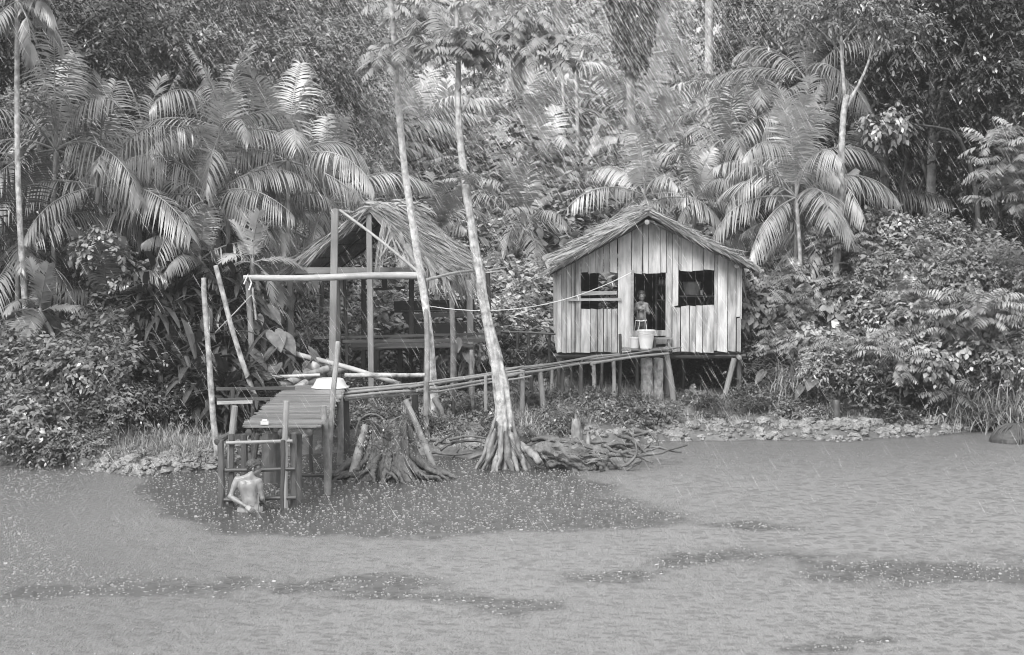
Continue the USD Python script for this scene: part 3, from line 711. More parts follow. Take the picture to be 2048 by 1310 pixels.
part(jet, "crossbar", pole(P(434, 884, 30.62), P(470, 862, 31.2), .05, .04, seed=2), "wood_dark")
jpost(573, 802, 572, 1014, 30.6, .048, "wood_grey"); jpost(586, 866, 584, 1016, 30.7, .055, "wood_wet"); jpost(566, 880, 563, 1018, 30.55, .035, "wood_dark")
jpost(598, 868, 600, 1000, 31.4, .05, "wood_wet"); jpost(647, 812, 655, 982, 31.9, .055, "bark_mid"); jpost(622, 845, 623, 895, 34.5, .035, "wood_dark")
jpost(680, 790, 679, 915, 35.4, .06, "bark_mid"); jpost(690, 792, 690, 870, 37.2, .075, "wood_dark"); jpost(541, 866, 543, 950, 33.2, .16, "wood_wet"); jpost(488, 868, 487, 955, 33.4, .06, "wood_dark")
jpost(515, 868, 500, 925, 34.6, .05, "wood_dark"); jpost(555, 790, 553, 850, 37.0, .06, "wood_dark")
part(jet, "rail_pole", pole(P(676, 683, 32.6), P(653, 985, 31.9) - [0, 0, .4], .038, .055, seed=77, bend=.01), "bark_mid")
for (a, b, c, d, rr) in ((452, 886, 585, 882, .026), (450, 941, 590, 938, .03), (448, 1000, 592, 995, .03)):
    part(jet, "rung", pole(P(a, b, 30.62), P(c, d, 30.58), rr, rr, seed=b), "wood_dark" if b > 900 else "beam_wood")
part(jet, "rung", pole(P(590, 951, 31.5), P(662, 951, 32.4), .025, .02, seed=5), "wood_dark")
for k, (a, b, c, d, Y, m) in enumerate([(432, 778, 590, 776, 36.4, "beam_dark"), (434, 806, 505, 804, 35.6, "pale_pole"), (434, 800, 560, 797, 35.9, "beam_dark"), (460, 770, 520, 770, 37.4, "beam_dark")]):
    part(jet, "side_rail", board(P(a, b, Y), P(c, d, Y), .055, .03, seed=k), m)
for a, b, c, d, Y in ((466, 775, 466, 850, 36.3), (505, 800, 505, 850, 36.0), (496, 762, 496, 800, 37.6)):
    jpost(a, b, c, d, Y, .04, "wood_dark", "side_post")
# things on the jetty
b = P(660, 783, 36.9)
zb = DZ + .02
basin = solo("basin", lathe([(0, .165), (.20, .165), (.235, .155), (.30, .03), (.335, .012), (.335, 0), (.30, .0), (.225, .14), (0, .15)], 32, (b[0], 36.9, zb)), "white_enamel", 40, "white enamel basin lying upside down at the far end of the jetty", "basin")
b = P(530, 860, 31.15)
sb = thing_at("soap_dish", "small white soap dish on the near edge of the jetty", "soap dish", (b[0], 31.12, zb))
q = trimesh.creation.box([.115, .085, .05]); q.apply_translation([b[0], 31.12, zb + .025]); part(sb, "dish", q, "white_enamel")
q = trimesh.creation.icosphere(2, 1.0); q.apply_scale([.042, .028, .017]); q.apply_translation([b[0], 31.12, zb + .062]); part(sb, "soap", q, "white_plastic", True)

# ================================================================== poles about the landing
def lone(name, lab, cat, a, b, c, d, Y, r0, r1, m, Y2=None, sink=.2, bend=.012, group=None):
    p0, p1 = P(a, b, Y), P(c, d, Y2 or Y); p1 = p1 - np.array([0, 0, sink])
    solo(name, pole(p0, p1, r0, r1, seed=a + b, bend=bend, n=13, sides=10, rough=.14), m, 60, lab, cat, group)
lone("standing_pole", "tall pale bare pole standing left of the jetty, blotched with lichen", "pole", 407, 556, 435, 885, 34.9, .042, .055, "bark_pale", bend=.02)
lone("leaning_pole", "pale pole leaning to the left behind the jetty, forked at its foot", "pole", 431, 531, 517, 792, 37.3, .042, .05, "bark_pale", bend=-.02)
lone("leaning_pole", "mossy pole propped against the big stump right of the jetty", "pole", 811, 800, 876, 935, 34.6, .05, .06, "bark_mid", 34.4)
lone("snag", "short pale broken trunk rising from the mud between jetty and stump", "snag", 732, 850, 703, 950, 33.9, .06, .10, "bark_mid", 33.6)
lone("fallen_pole", "long pale pole lying aslant across the yard behind the basin", "pole", 573, 703, 800, 768, 39.0, .05, .045, "pale_pole", 37.9, 0, .01)
lone("fallen_pole", "level bark-covered pole at rail height right of the basin", "pole", 690, 751, 850, 750, 37.9, .045, .04, "bark_pale", 37.7, 0, .0)
lone("fallen_log", "thick log lying behind the jetty's far end, upper of the two", "log", 655, 738, 560, 772, 38.6, .075, .085, "bark_mid", 38.0, 0, .0)
lone("fallen_log", "thick pale log running down beside the jetty's left edge", "log", 612, 765, 555, 800, 38.2, .075, .07, "bark_pale", 37.6, 0, .0)
lone("fallen_log", "grey log under the long slanting pole, behind the basin", "log", 690, 735, 600, 772, 39.0, .07, .075, "wood_grey", 38.5, 0, .0)
lone("fallen_pole", "thin pale pole level behind the jetty, left of the basin", "pole", 545, 754, 640, 750, 38.2, .035, .03, "pale_pole", 38.1, 0, .0)

# ================================================================== the open shed and the pole frame before it
fr = thing_at("pole_frame", "stout peeled crossbar laid on two posts in front of the open shed", "pole frame", P(670, 740, 38.6))
part(fr, "crossbar", pole(P(487, 556, 38.6), P(852, 551, 38.5), .055, .07, seed=12, bend=.008, n=15), "pale_pole", 60)
part(fr, "post", pole(P(496, 558, 38.65), P(503, 790, 38.65) - [0, 0, .3], .05, .06, seed=13, bend=.01), "wood_grey")
part(fr, "post", pole(P(849, 545, 38.55), P(853, 790, 38.3) - [0, 0, .5], .045, .055, seed=14, bend=.01), "bark_mid")
part(fr, "brace", pole(P(505, 575, 38.6), P(512, 640, 38.6), .022, .02, seed=15), "bark_pale")
part(fr, "lashing", tube([P(488, 568, 38.55), P(496, 549, 38.5), P(503, 566, 38.55), P(498, 580, 38.55)], .016, 6), "rope")
part(fr, "side_pole", pole(P(852, 560, 38.4), P(945, 541, 39.5), .03, .022, seed=16, bend=.02), "pale_pole")
part(fr, "twig", tube([P(503, 590, 38.6), P(470, 625, 38.4), P(430, 665, 38.2)], [.014, .012, .006], 6), "pale_pole")

shed = thing_at("shed", "open-sided shed with sagging ragged thatch roof on thin posts", "shed", (P(760, 700, 41)[0], 41.0, .7))
yaw = math.radians(8.5)
Rf = P(741, 418, 40.0); Rb = P(824, 419, 43.4)
Er = P(897, 552, 39.8); El = P(572, 549, 40.3)
Erb, Elb = Er + (Rb - Rf) + [0, 0, -.02], El + (Rb - Rf)
# right slope sags and frays
v1 = thatch_slope(21, Rf, Rb, Erb, Er, 10, 900)
part(shed, "thatch_slope", v1, "thatch")
part(shed, "thatch_slope", thatch_slope(22, Rf, Rb, Elb, El, 9, 600), "thatch")
r = np.random.default_rng(6)
m = 420
tt = r.random(m) ** .9
pp = Rf + (El - Rf) * (tt * .9)[:, None] + np.c_[r.normal(0, .03, m), r.uniform(-.16, .1, m), r.normal(.02, .05, m)]
part(shed, "verge_thatch", strips(pp, unit(El - Rf) + r.normal(0, .10, (m, 3)), rnd_dirs(r, m), r.uniform(.25, .6, m), r.uniform(.015, .035, m), .15, [.6, 1, .8, .1]), "thatch")
r = np.random.default_rng(5)
m = 210
tt = r.random(m)
pp = Er + (Erb - Er) * tt[:, None] + np.c_[r.uniform(-.2, .08, m), r.uniform(-.1, .1, m), r.uniform(-.05, .05, m)]
part(shed, "eave_fringe", strips(pp, np.c_[r.normal(.35, .25, m), r.normal(0, .25, m), -np.ones(m)], rnd_dirs(r, m), r.uniform(.2, .7, m), r.uniform(.015, .04, m), .4, [.6, 1, .8, .1]), "thatch")
m = 120
pp = Rf + (Rb - Rf) * r.uniform(-.05, 1, m)[:, None] + np.c_[r.normal(0, .1, m), np.zeros(m), r.uniform(0, .14, m)]
part(shed, "ridge_thatch", strips(pp, np.c_[r.choice([-1, 1, 1], m), r.normal(0, .5, m), r.normal(.2, .35, m)], rnd_dirs(r, m), r.uniform(.25, .7, m), r.uniform(.02, .05, m), .8, [.6, 1, .8, .1]), "thatch")
# loose leaves hanging down the gable on the right
def hang(pxs, n, seed, spread, Lr, lab=None):
    q = np.random.default_rng(seed)
    k = q.integers(0, len(pxs), n)
    p = np.array([P(a + q.normal(0, spread), b + q.normal(0, spread), 39.75 + q.uniform(-.1, .1)) for a, b in np.array(pxs)[k]])
    tgt = np.array([P(c, d, 39.7) for c, d in np.array([x[2:] for x in lab])[k]])
    return strips(p, tgt - p + q.normal(0, .05, (n, 3)), np.tile([1.0, .2, .1], (n, 1)) + q.normal(0, .25, (n, 3)), np.linalg.norm(tgt - p, axis=1) * q.uniform(.7, 1.05, n), q.uniform(.02, .045, n), .05, [.5, 1, .8, .2])
S_ = [(770, 445, 753, 540), (778, 455, 757, 530), (783, 468, 762, 520), (788, 480, 770, 505), (775, 450, 805, 530), (800, 470, 830, 540), (812, 490, 842, 540), (850, 515, 878, 560), (865, 528, 868, 590), (880, 540, 900, 590), (835, 505, 850, 560)]
part(shed, "hanging_fronds", hang([x[:2] for x in S_], 150, 9, 3.0, None, S_), "thatch")
part(shed, "ridge_pole", pole(P(668, 421, 39.3), Rb + [0, 0, -.1], .04, .035, seed=3, bend=.01), "wood_grey")
for Y0, off in ((0.05, 0), (1.7, .5), (3.3, .97)):
    b0 = (Rb - Rf) * off
    for e in (Er, El):
        part(shed, "rafter", pole(Rf + b0 + [0, .05, -.09], e + b0 + [0, .05, -.07], .028, .025, seed=int(Y0 * 10 + e[0] * 3)), "wood_dark")
for k in range(5):                                           # purlins under the thatch
    u = (k + .5) / 5
    for e in (Er, El):
        p = Rf + (e - Rf) * u + [0, 0, -.06]
        part(shed, "purlin", pole(p, p + (Rb - Rf), .018, .016, seed=k + 40), "wood_dark")
def spost(a, b, c, d, Y, r0, m, sq=True, sink=.4):
    p0, p1 = P(a, b, Y), P(c, d, Y); p1[2] = min(p1[2], float(ground(p1[0], p1[1]))) - sink * .3
    part(shed, "post", board(p0, p1, r0 * 2, r0 * 1.7, up=(1, 0, 0), seed=a) if sq else pole(p0, p1, r0 * .9, r0, seed=a, bend=.01), m)
spost(670, 418, 662, 700, 39.3, .066, "wood_grey"); spost(738, 428, 742, 545, 40.05, .055, "wood_grey")
spost(675, 545, 679, 690, 40.4, .045, "wood_dark"); spost(688, 548, 693, 690, 41.2, .035, "wood_dark", False); spost(727, 548, 727, 700, 42.2, .045, "wood_dark")
spost(823, 548, 822, 690, 42.0, .05, "wood_dark"); spost(903, 560, 906, 695, 39.9, .055, "bark_mid", False); spost(855, 540, 858, 690, 39.7, .03, "wood_grey", False)
spost(938, 560, 944, 690, 40.8, .06, "wood_grey"); spost(976, 545, 979, 700, 42.6, .045, "wood_dark", False); spost(580, 552, 582, 620, 41.0, .06, "wood_grey")
spost(800, 690, 801, 740, 41.5, .05, "wood_dark"); spost(885, 690, 886, 740, 41.5, .05, "wood_dark"); spost(752, 690, 752, 740, 42.0, .07, "wood_dark"); spost(850, 690, 852, 745, 40.5, .05, "wood_dark")
for k, (a, b, c, d, Y, w, m) in enumerate([(590, 541, 905, 541, 40.1, .12, "beam_wood"), (596, 548, 880, 548, 43.0, .10, "beam_wood"), (630, 676, 1000, 667, 40.7, .05, "beam_dark"), (672, 683, 990, 680, 40.45, .06, "beam_dark"),
                           (700, 690, 900, 686, 41.3, .10, "beam_dark"), (690, 698, 990, 697, 41.6, .05, "beam_dark"),
                           (788, 614, 950, 610, 43.1, .24, "beam_dark"), (818, 668, 950, 664, 43.05, .36, "beam_dark"), (812, 624, 828, 650, 43.1, .20, "wood_dark"), (828, 655, 950, 652, 43.1, .17, "beam_dark"), (815, 672, 955, 668, 43.1, .16, "beam_dark"), (820, 632, 944, 627, 43.15, .09, "beam_wood"),
                           (730, 580, 812, 575, 42.1, .05, "beam_dark"), (800, 622, 945, 620, 43.05, .02, "wood_grey")]):
    part(shed, "board", board(P(a, b, Y), P(c, d, Y), w, .03, seed=k, jag=.02), m)
part(shed, "brace", board(P(768, 553, 42.1), P(770, 580, 42.1), .10, .04, up=(1, 0, 0)), "wood_dark")
for k in range(9):
    y = 40.3 + k * .34
    p = P(770, 690, 40.3); 
    part(shed, "floor_board", board((-2.75 + .12 * k * .3, y, 1.62), (-.75 + .12 * k * .3, y, 1.64), .31, .025, up=(0, 1, 0), seed=k), "beam_dark")
solo("ridge_brace", pole(P(679, 420, 39.15), P(834, 542, 38.9), .026, .03, seed=33, bend=.012, n=13), "pale_pole", 60, "peeled pole slanting down across the shed's front gable", "pole")
for k, (a, b, c, d, lab) in enumerate([(975, 540, 1018, 534, "upper of two thin sticks jutting right from the shed eave"), (972, 546, 1008, 541, "lower of two thin sticks jutting right from the shed eave")]):
    solo("stick", pole(P(a, b, 42.6), P(c, d, 42.3), .014, .010, seed=k), "pale_pole", 60, lab, "stick")
# rail between shed and house
rl = thing_at("yard_rail", "low dark rail on stakes between the shed and the house", "rail", P(1060, 720, 43))
part(rl, "rail", pole(P(985, 663, 43.2), P(1116, 668, 43.0), .025, .022, seed=4, bend=.006), "wood_dark")
for a, b in ((1000, 740), (1036, 735), (1058, 735), (1100, 720)):
    p = P(a, b, 43.1); p0 = P(a - 1, 664, 43.1); p[2] = min(p[2], float(ground(p[0], p[1]))) - .1
    part(rl, "stake", pole(p0, p, .03, .035, seed=a), "wood_dark")
# ================================================================== vegetation
def limb_pts(a, b, n=8, sag=0.15, seed=0):
    r = np.random.default_rng(abs(int(seed)))
    t = np.linspace(0, 1, n)[:, None]
    a, b = np.asarray(a, float), np.asarray(b, float)
    L = np.linalg.norm(b - a)
    return a + (b - a) * t + np.array([0, 0, 1]) * np.sin(t * PI) * sag * L * .5 + r.normal(0, .02 * L, (n, 3)) * np.sin(t * PI)

# ---- palms
def make_palm(parent, crown_c, base, L, n, seed, mat, trunk_r=.055, spear=2, low=-0.25, hangs=(0.7, 1.6), lw=.04, trunk_mat="bark_mid", dead=0):
    r = np.random.default_rng(seed)
    c, b = np.asarray(crown_c, float), np.asarray(base, float)
    k = 12; t = np.linspace(0, 1, k)[:, None]
    wob = np.c_[np.sin(t[:, 0] * PI) * r.normal(0, .12), np.sin(t[:, 0] * PI) * r.normal(0, .12), np.zeros(k)]
    part(parent, "trunk", tube(b + (c - b) * t + wob, trunk_r * (1.15 - .35 * t[:, 0]), 8, rough=.10, seed=seed, freq=7), trunk_mat, True)
    part(parent, "crownshaft", tube([c - [0, 0, .30], c - [0, 0, .1], c + [0, 0, .08]], [trunk_r * .9, trunk_r * 1.15, trunk_r * .6], 8), "palm_leaf", True)
    az0 = r.uniform(0, 2 * PI)
    for i in range(n):
        u = i / max(1, n - 1)
        elev = (1.42 if i < spear else 1.25 - (1.25 - low) * ((i - spear + 1) / max(1, n - spear)) ** 0.85) + r.normal(0, .08)
        curve = r.uniform(.35, .6) if i < spear else r.uniform(.95, 1.55) + max(0, elev) * .35
        hang = r.uniform(*hangs) * (0.45 if i < spear else 1)
        fl = L * r.uniform(.85, 1.1) * (.85 if i < spear else 1)
        fr = frond(r, fl, elev, curve, hang, pairs=int(28 + 6 * L), lmax=.86, lw=lw * r.uniform(.9, 1.15), twist=r.normal(0, .25), roll=r.normal(0, .35))
        part(parent, "frond", rotz(fr, az0 + i * 2.39996 + r.normal(0, .2), c), "dry_leaf" if i >= n - dead else mat)

PALMS = [  # px, py, Y, frond length, fronds, leaf material, label, base pixel x (None: below the crown)
    (35, 2, 38.5, 1.25, 12, "palm_leaf", "slim tall palm at the left edge, its crown cut by the frame", 63),
    (112, 300, 41.0, 2.5, 12, "palm_leaf", "broad drooping palm just right of the slim left-edge trunk", 130),
    (195, 375, 40.6, 2.3, 11, "palm_leaf", "palm with long combed fronds hanging left of the dark strap-leaved thicket", 215),
    (447, 262, 42.0, 2.2, 13, "palm_leaf", "tallest palm of the left clump with upright feathered top", 440),
    (575, 322, 42.8, 2.2, 11, "palm_leaf_pale", "pale palm arching right above the shed's left eave", 560),
    (425, 395, 41.2, 2.15, 12, "palm_leaf", "palm in the middle of the left clump, below the tallest one", 420),
    (300, 330, 43.0, 2.1, 11, "palm_leaf", "palm between the broad left palm and the tallest of the clump", 300),
    (35, 510, 40.2, 2.1, 11, "palm_leaf_dark", "dark palm low behind the slim trunk at the left edge", 30),
    (80, 625, 38.4, 1.0, 9, "palm_leaf", "small young palm spreading like a fan at the slim trunk's foot", 80),
    (215, 600, 39.8, 1.5, 9, "palm_leaf_dark", "young palm with one pale arching frond above the left bushes", 210),
    (238, 742, 37.6, .85, 8, "palm_leaf", "knee-high palm seedling in front of the dark thicket", 240),
    (655, 405, 44.5, 2.3, 11, "palm_leaf_pale", "pale palm leaning over the shed ridge from behind", 640),
    (535, 450, 44.2, 1.9, 12, "palm_leaf_pale", "bright palm whose fronds hang beside the shed's left roof edge", 545),
    (505, 525, 39.8, 1.0, 8, "palm_leaf_pale", "small bright palm just over the left end of the peeled crossbar", 505),
    (400, 520, 40.4, 1.4, 9, "palm_leaf", "short palm rising behind the tall bare pole by the jetty", 395),
    (1592, 395, 44.0, 2.15, 17, "palm_leaf_pale", "bright full palm standing right behind the house roof", 1582),
    (1600, 330, 44.6, 1.9, 14, "palm_leaf_pale", "upright feathery bright palm rising behind the full one right of the house", 1600),
    (1640, 470, 45.0, 1.7, 10, "palm_leaf_pale", "lower bright palm with hanging fronds right of the house eave", 1640),
    (1290, 392, 48.5, 1.8, 10, "palm_leaf_pale", "palm showing above the ridge of the house", 1290),
    (1455, 300, 50.0, 2.1, 11, "palm_leaf", "palm with rounded arches above the house roof's right slope", 1460),
    (1392, 400, 48.0, 1.6, 10, "palm_leaf", "half-hidden palm behind the house roof's right slope", 1392),
    (1615, 165, 47.5, 2.2, 11, "palm_leaf", "high palm with arching fronds beside the forked pale tree", 1620),
    (1715, 430, 47.0, 2.2, 9, "palm_leaf_dark", "dark drooping palm in the shade right of the bright one", 1715),
    (1515, 235, 52.0, 2.1, 10, "palm_leaf", "mist-greyed palm left of the high arching palm", 1515),
    (880, 470, 50.0, 1.6, 9, "palm_leaf", "small palm just behind the shed's right roof slope", 880),
    (1050, 455, 52.0, 1.9, 10, "palm_leaf", "palm in the gap between shed roof and house roof", 1050),
]
for i, (px, py, Y, L, n, m, lab, bx) in enumerate(PALMS):
    c = P(px, py, Y); bp = P(bx or px, 700, Y); g = float(ground(bp[0], Y + .2))
    base = np.array([bp[0], Y + .2, g - .1])
    pm = thing_at("palm", lab, "palm", base)
    make_palm(pm, c, base, L * 1.1, n + 1, 100 + i, m, spear=6 if i in (15, 16) else 3, trunk_r=.052 if i != 0 else .055, trunk_mat="bark_pale" if i in (0, 15) else "bark_mid", low=-.75 if i == 0 else -.35, hangs=(1.0, 2.3) if L > 1.2 else (.3, .8), lw=.033 if L > 1.2 else .036, dead=(2 if i in (2, 6, 10) else 1) if i in (1, 2, 3, 6, 7, 10, 15, 20) else 0)

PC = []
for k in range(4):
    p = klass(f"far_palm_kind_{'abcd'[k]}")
    make_palm(p, (0, 0, 6.0), (0, 0, -1.5), 2.4, 14, 300 + k, "palm_leaf_pale", low=-.3, lw=.05)  # pale leaf colour brightens the distant grove in place of mist
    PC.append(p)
r = np.random.default_rng(77)
FARP = [(830, 262, 60, 1.0), (757, 292, 57, .95), (905, 305, 62, 1.0), (1045, 262, 64, 1.25), (1085, 335, 58, .95), (960, 385, 57, .9), (1282, 235, 66, 1.45), (1180, 305, 70, 1.2), (1120, 190, 76, 1.2),
        (905, 200, 74, 1.2), (1000, 470, 55, .8), (1330, 330, 60, 1.0), (1150, 405, 56, .85), (1225, 445, 54, .8), (700, 345, 54, .9), (785, 215, 68, 1.0), (1385, 190, 72, 1.2), (1010, 120, 84, 1.3), (1420, 330, 57, .9), (655, 250, 56, .9), (1240, 120, 88, 1.4), (740, 450, 52, .7), (1120, 500, 53, .7)]
FP_LAB = "palm of the grove in the gap between the two huts, leaves coloured pale to imitate mist"
for i, (px, py, Y, s) in enumerate(FARP):
    Y, s = Y * 1.12, s * 1.22
    c = P(px, py, Y)
    copy_of(PC[i % 4], "grove_palm", {6: "tall upright feathered palm above the house ridge, leaves coloured pale to imitate mist", 3: "largest rounded palm midway between the two huts, leaves coloured pale to imitate mist"}.get(i, FP_LAB), "palm", "palms coloured pale like mist in the gap" if i not in (3, 6) else None, (c[0], c[1], c[2] - 6.0 * s), r.uniform(0, 6.28), s)

# ---- broadleaf trees
def tree_class(name, seed, mat, leaf=.13, n=1700, k=6, bark="bark_mid", droop=.7, aspect=.42, feather=False):
    p = klass(name); r = np.random.default_rng(seed)
    lumps = []
    for i in range(11):
        d = rnd_dirs(r, 1)[0] * r.uniform(.5, 1.0) ** .5
        lumps.append((d[0] * 1.9, d[1] * 1.9, 10 + d[2] * 1.7, r.uniform(.75, 1.25)))
    tr = np.array([[0, 0, -2.0], [r.normal(0, .1), r.normal(0, .1), 3], [r.normal(0, .2), r.normal(0, .2), 6.5], [r.normal(0, .2), r.normal(0, .2), 10.4]])
    part(p, "trunk", tube(resample(tr, 16), np.linspace(.20, .07, 16), 8, rough=.12, seed=seed), bark, True)
    for i, l in enumerate(lumps[:8]):
        h = r.uniform(.72, .92); a = resample(tr, 16)[int(h * 15)]
        part(p, "limb", tube(limb_pts(a, l[:3], 7, .2, seed * 20 + i), np.linspace(.06, .015, 7), 5, rough=.1), bark, True)
    if feather:
        part(p, "crown", feathers(r, lumps, n, L=.6, pairs=8, lw=.05), mat)
    else:
        part(p, "crown", crown(r, lumps, n, k=k, leaf=leaf, aspect=aspect, droop=droop, twig=.42), mat)
    return p
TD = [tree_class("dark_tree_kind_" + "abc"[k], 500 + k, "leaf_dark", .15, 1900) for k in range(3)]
TM = [tree_class("mid_tree_kind_" + "abc"[k], 520 + k, "leaf_mid", .12, 2200, k=6, aspect=.45) for k in range(3)]
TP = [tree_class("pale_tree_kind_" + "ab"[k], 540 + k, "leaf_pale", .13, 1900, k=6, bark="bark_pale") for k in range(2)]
TF = [tree_class("feather_tree_kind_a", 560, "leaf_mid", n=900, feather=True, bark="bark_pale")]
r = np.random.default_rng(31)
def tree(kind, px, py, Y, rad, lab, group=None, nm="forest_tree"):
    c = P(px, py, Y); s = rad / 2.6
    cl = kind[int(r.integers(len(kind)))]
    z = c[2] - 10.0 * s
    zz = min(z, float(ground(c[0], c[1])) + 1.4 * s)
    copy_of(cl, nm, lab, "tree", group, (c[0], c[1], zz), r.uniform(0, 6.28), (s, s, s * (c[2] - zz) / (10.0 * s)) if zz < z - .5 else s)
GL, GM, GR, GB = "dark trees at the upper left", "small-leaved trees behind the left palms", "dark trees at the upper right", "far trees coloured pale like mist"
LABL = "dark glossy tree in the upper left corner behind the slim palm trunk"
LABM = "grey small-leaved tree in the dense wall behind the left palms"
LABR = "dark dripping tree in the shaded wall of forest at the upper right"
LABB = "tree far back in the middle of the forest, leaves coloured pale to imitate mist"
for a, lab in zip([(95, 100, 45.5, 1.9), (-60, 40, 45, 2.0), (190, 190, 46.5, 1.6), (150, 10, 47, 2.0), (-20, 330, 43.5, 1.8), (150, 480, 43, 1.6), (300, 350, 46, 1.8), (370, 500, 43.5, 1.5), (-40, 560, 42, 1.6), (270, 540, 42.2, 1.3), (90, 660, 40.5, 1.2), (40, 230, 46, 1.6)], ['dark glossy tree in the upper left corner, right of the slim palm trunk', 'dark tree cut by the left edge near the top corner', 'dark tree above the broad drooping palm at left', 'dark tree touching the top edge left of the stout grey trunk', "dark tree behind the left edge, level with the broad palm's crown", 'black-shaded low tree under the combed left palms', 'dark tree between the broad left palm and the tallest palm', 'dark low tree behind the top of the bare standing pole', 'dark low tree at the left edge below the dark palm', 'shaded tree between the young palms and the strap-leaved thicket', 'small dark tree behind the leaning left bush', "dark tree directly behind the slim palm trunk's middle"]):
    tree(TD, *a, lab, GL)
for a, lab in zip([(330, 150, 50, 2.3), (430, 60, 52, 2.4), (520, 170, 51, 2.2), (600, 80, 54, 2.4), (560, 0, 57, 2.5), (665, 160, 53, 2.1), (250, 60, 50, 2.2), (380, -20, 57, 2.6), (480, -70, 60, 2.8), (690, 40, 58, 2.5), (560, 280, 49, 1.8), (640, 300, 50, 1.7), (620, 500, 47.5, 1.3), (230, -60, 56, 2.8)], ["grey small-leaved tree whose crown hides the stout grey trunk's foot", 'grey small-leaved tree just right of the thin curved trunk at upper left', "grey small-leaved tree behind the tallest palm's feathered top", 'grey small-leaved tree right of the tallest palm near the top edge', 'grey tree touching the top edge above the left palm clump', "grey small-leaved tree left of the leaning pale trunk's upper part", 'grey small-leaved tree left of the stout trunk at upper left', 'farther grey tree at the top edge by the thin curved trunk', 'highest grey tree above the tallest palm, mostly out of frame', 'grey tree at the top edge next to the leaning pale trunk', 'grey tree behind the fronds of the pale palm over the shed', 'grey low tree behind the palm that leans over the shed ridge', "low grey tree seen under the shed roof's left side", 'grey tree cut by the top edge above the upper left trunks']):
    tree(TM, *a, lab, GM)
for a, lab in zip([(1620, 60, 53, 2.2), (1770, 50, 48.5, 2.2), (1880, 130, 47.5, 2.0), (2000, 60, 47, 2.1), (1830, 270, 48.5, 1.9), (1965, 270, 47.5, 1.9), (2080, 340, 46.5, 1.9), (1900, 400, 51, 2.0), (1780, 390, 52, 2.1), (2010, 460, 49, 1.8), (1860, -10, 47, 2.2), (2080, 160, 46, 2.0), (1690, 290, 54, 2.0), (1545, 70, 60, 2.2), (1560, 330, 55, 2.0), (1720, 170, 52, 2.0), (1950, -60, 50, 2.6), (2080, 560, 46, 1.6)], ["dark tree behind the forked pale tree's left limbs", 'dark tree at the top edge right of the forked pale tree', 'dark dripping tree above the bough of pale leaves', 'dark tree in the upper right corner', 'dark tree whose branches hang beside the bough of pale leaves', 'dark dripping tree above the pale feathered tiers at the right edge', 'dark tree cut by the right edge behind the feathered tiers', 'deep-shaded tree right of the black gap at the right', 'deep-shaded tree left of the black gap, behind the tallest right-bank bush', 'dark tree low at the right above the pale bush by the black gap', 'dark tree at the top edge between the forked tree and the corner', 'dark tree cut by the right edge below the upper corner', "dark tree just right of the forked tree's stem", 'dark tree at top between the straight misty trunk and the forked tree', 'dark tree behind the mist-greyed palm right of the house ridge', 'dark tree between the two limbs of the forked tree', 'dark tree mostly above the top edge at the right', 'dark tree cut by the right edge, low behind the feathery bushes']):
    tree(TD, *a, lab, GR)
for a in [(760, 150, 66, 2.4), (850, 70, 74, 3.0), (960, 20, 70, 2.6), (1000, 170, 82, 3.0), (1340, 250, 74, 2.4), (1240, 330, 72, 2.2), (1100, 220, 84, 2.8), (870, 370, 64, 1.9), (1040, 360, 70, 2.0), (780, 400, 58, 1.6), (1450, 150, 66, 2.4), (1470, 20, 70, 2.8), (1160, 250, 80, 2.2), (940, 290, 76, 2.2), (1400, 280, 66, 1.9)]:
    tree(TP, a[0], a[1], a[2] * 1.6, a[3] * 1.75, LABB, GB)  # pale leaf colour stands in for mist over these far trees
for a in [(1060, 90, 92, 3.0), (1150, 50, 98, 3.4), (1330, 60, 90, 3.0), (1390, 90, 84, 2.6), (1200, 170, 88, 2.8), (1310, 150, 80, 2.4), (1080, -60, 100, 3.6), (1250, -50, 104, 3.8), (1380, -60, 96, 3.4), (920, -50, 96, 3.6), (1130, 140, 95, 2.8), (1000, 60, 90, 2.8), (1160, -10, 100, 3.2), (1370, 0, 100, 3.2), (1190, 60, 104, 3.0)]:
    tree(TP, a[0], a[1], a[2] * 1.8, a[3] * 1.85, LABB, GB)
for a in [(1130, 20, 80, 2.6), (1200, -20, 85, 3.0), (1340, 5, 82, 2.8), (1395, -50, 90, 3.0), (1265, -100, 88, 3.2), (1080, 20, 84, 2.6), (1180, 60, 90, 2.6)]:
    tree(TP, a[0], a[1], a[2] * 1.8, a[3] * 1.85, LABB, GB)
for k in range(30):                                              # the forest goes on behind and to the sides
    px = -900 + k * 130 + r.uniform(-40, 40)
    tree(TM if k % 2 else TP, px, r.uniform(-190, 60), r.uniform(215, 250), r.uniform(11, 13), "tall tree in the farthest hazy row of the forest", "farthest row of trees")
for px, py, Y, rad in ((-500, 200, 46, 3), (-420, -60, 52, 3.2), (2500, 150, 47, 3), (2420, -80, 54, 3.2), (-250, 300, 44, 2.2), (2300, 350, 46, 2.2), (-200, 40, 48, 2.4), (2230, 40, 49, 2.6)):
    tree(TD, px, py, Y, rad, "dark tree standing beyond the side of the picture", "trees beyond the sides")

# ---- the named single trees
def trunk_from(pxs, Y0, Y1, widths, n=24, sides=12, rough=.13, seed=0, freq=5):
    """trunk through pixels (base first); widths in photograph pixels"""
    k = len(pxs); Ys = np.linspace(Y0, Y1, k)
    p = np.array([P(a, b, y) for (a, b), y in zip(pxs, Ys)])
    w = np.array(widths) / FPX * Ys / 2
    return resample(p, n), np.interp(np.linspace(0, 1, n), np.linspace(0, 1, k), w)
def zfix(p, sink=.25):
    p = p.copy(); p[0, 2] = float(ground(p[0, 0], p[0, 1])) - sink; return p
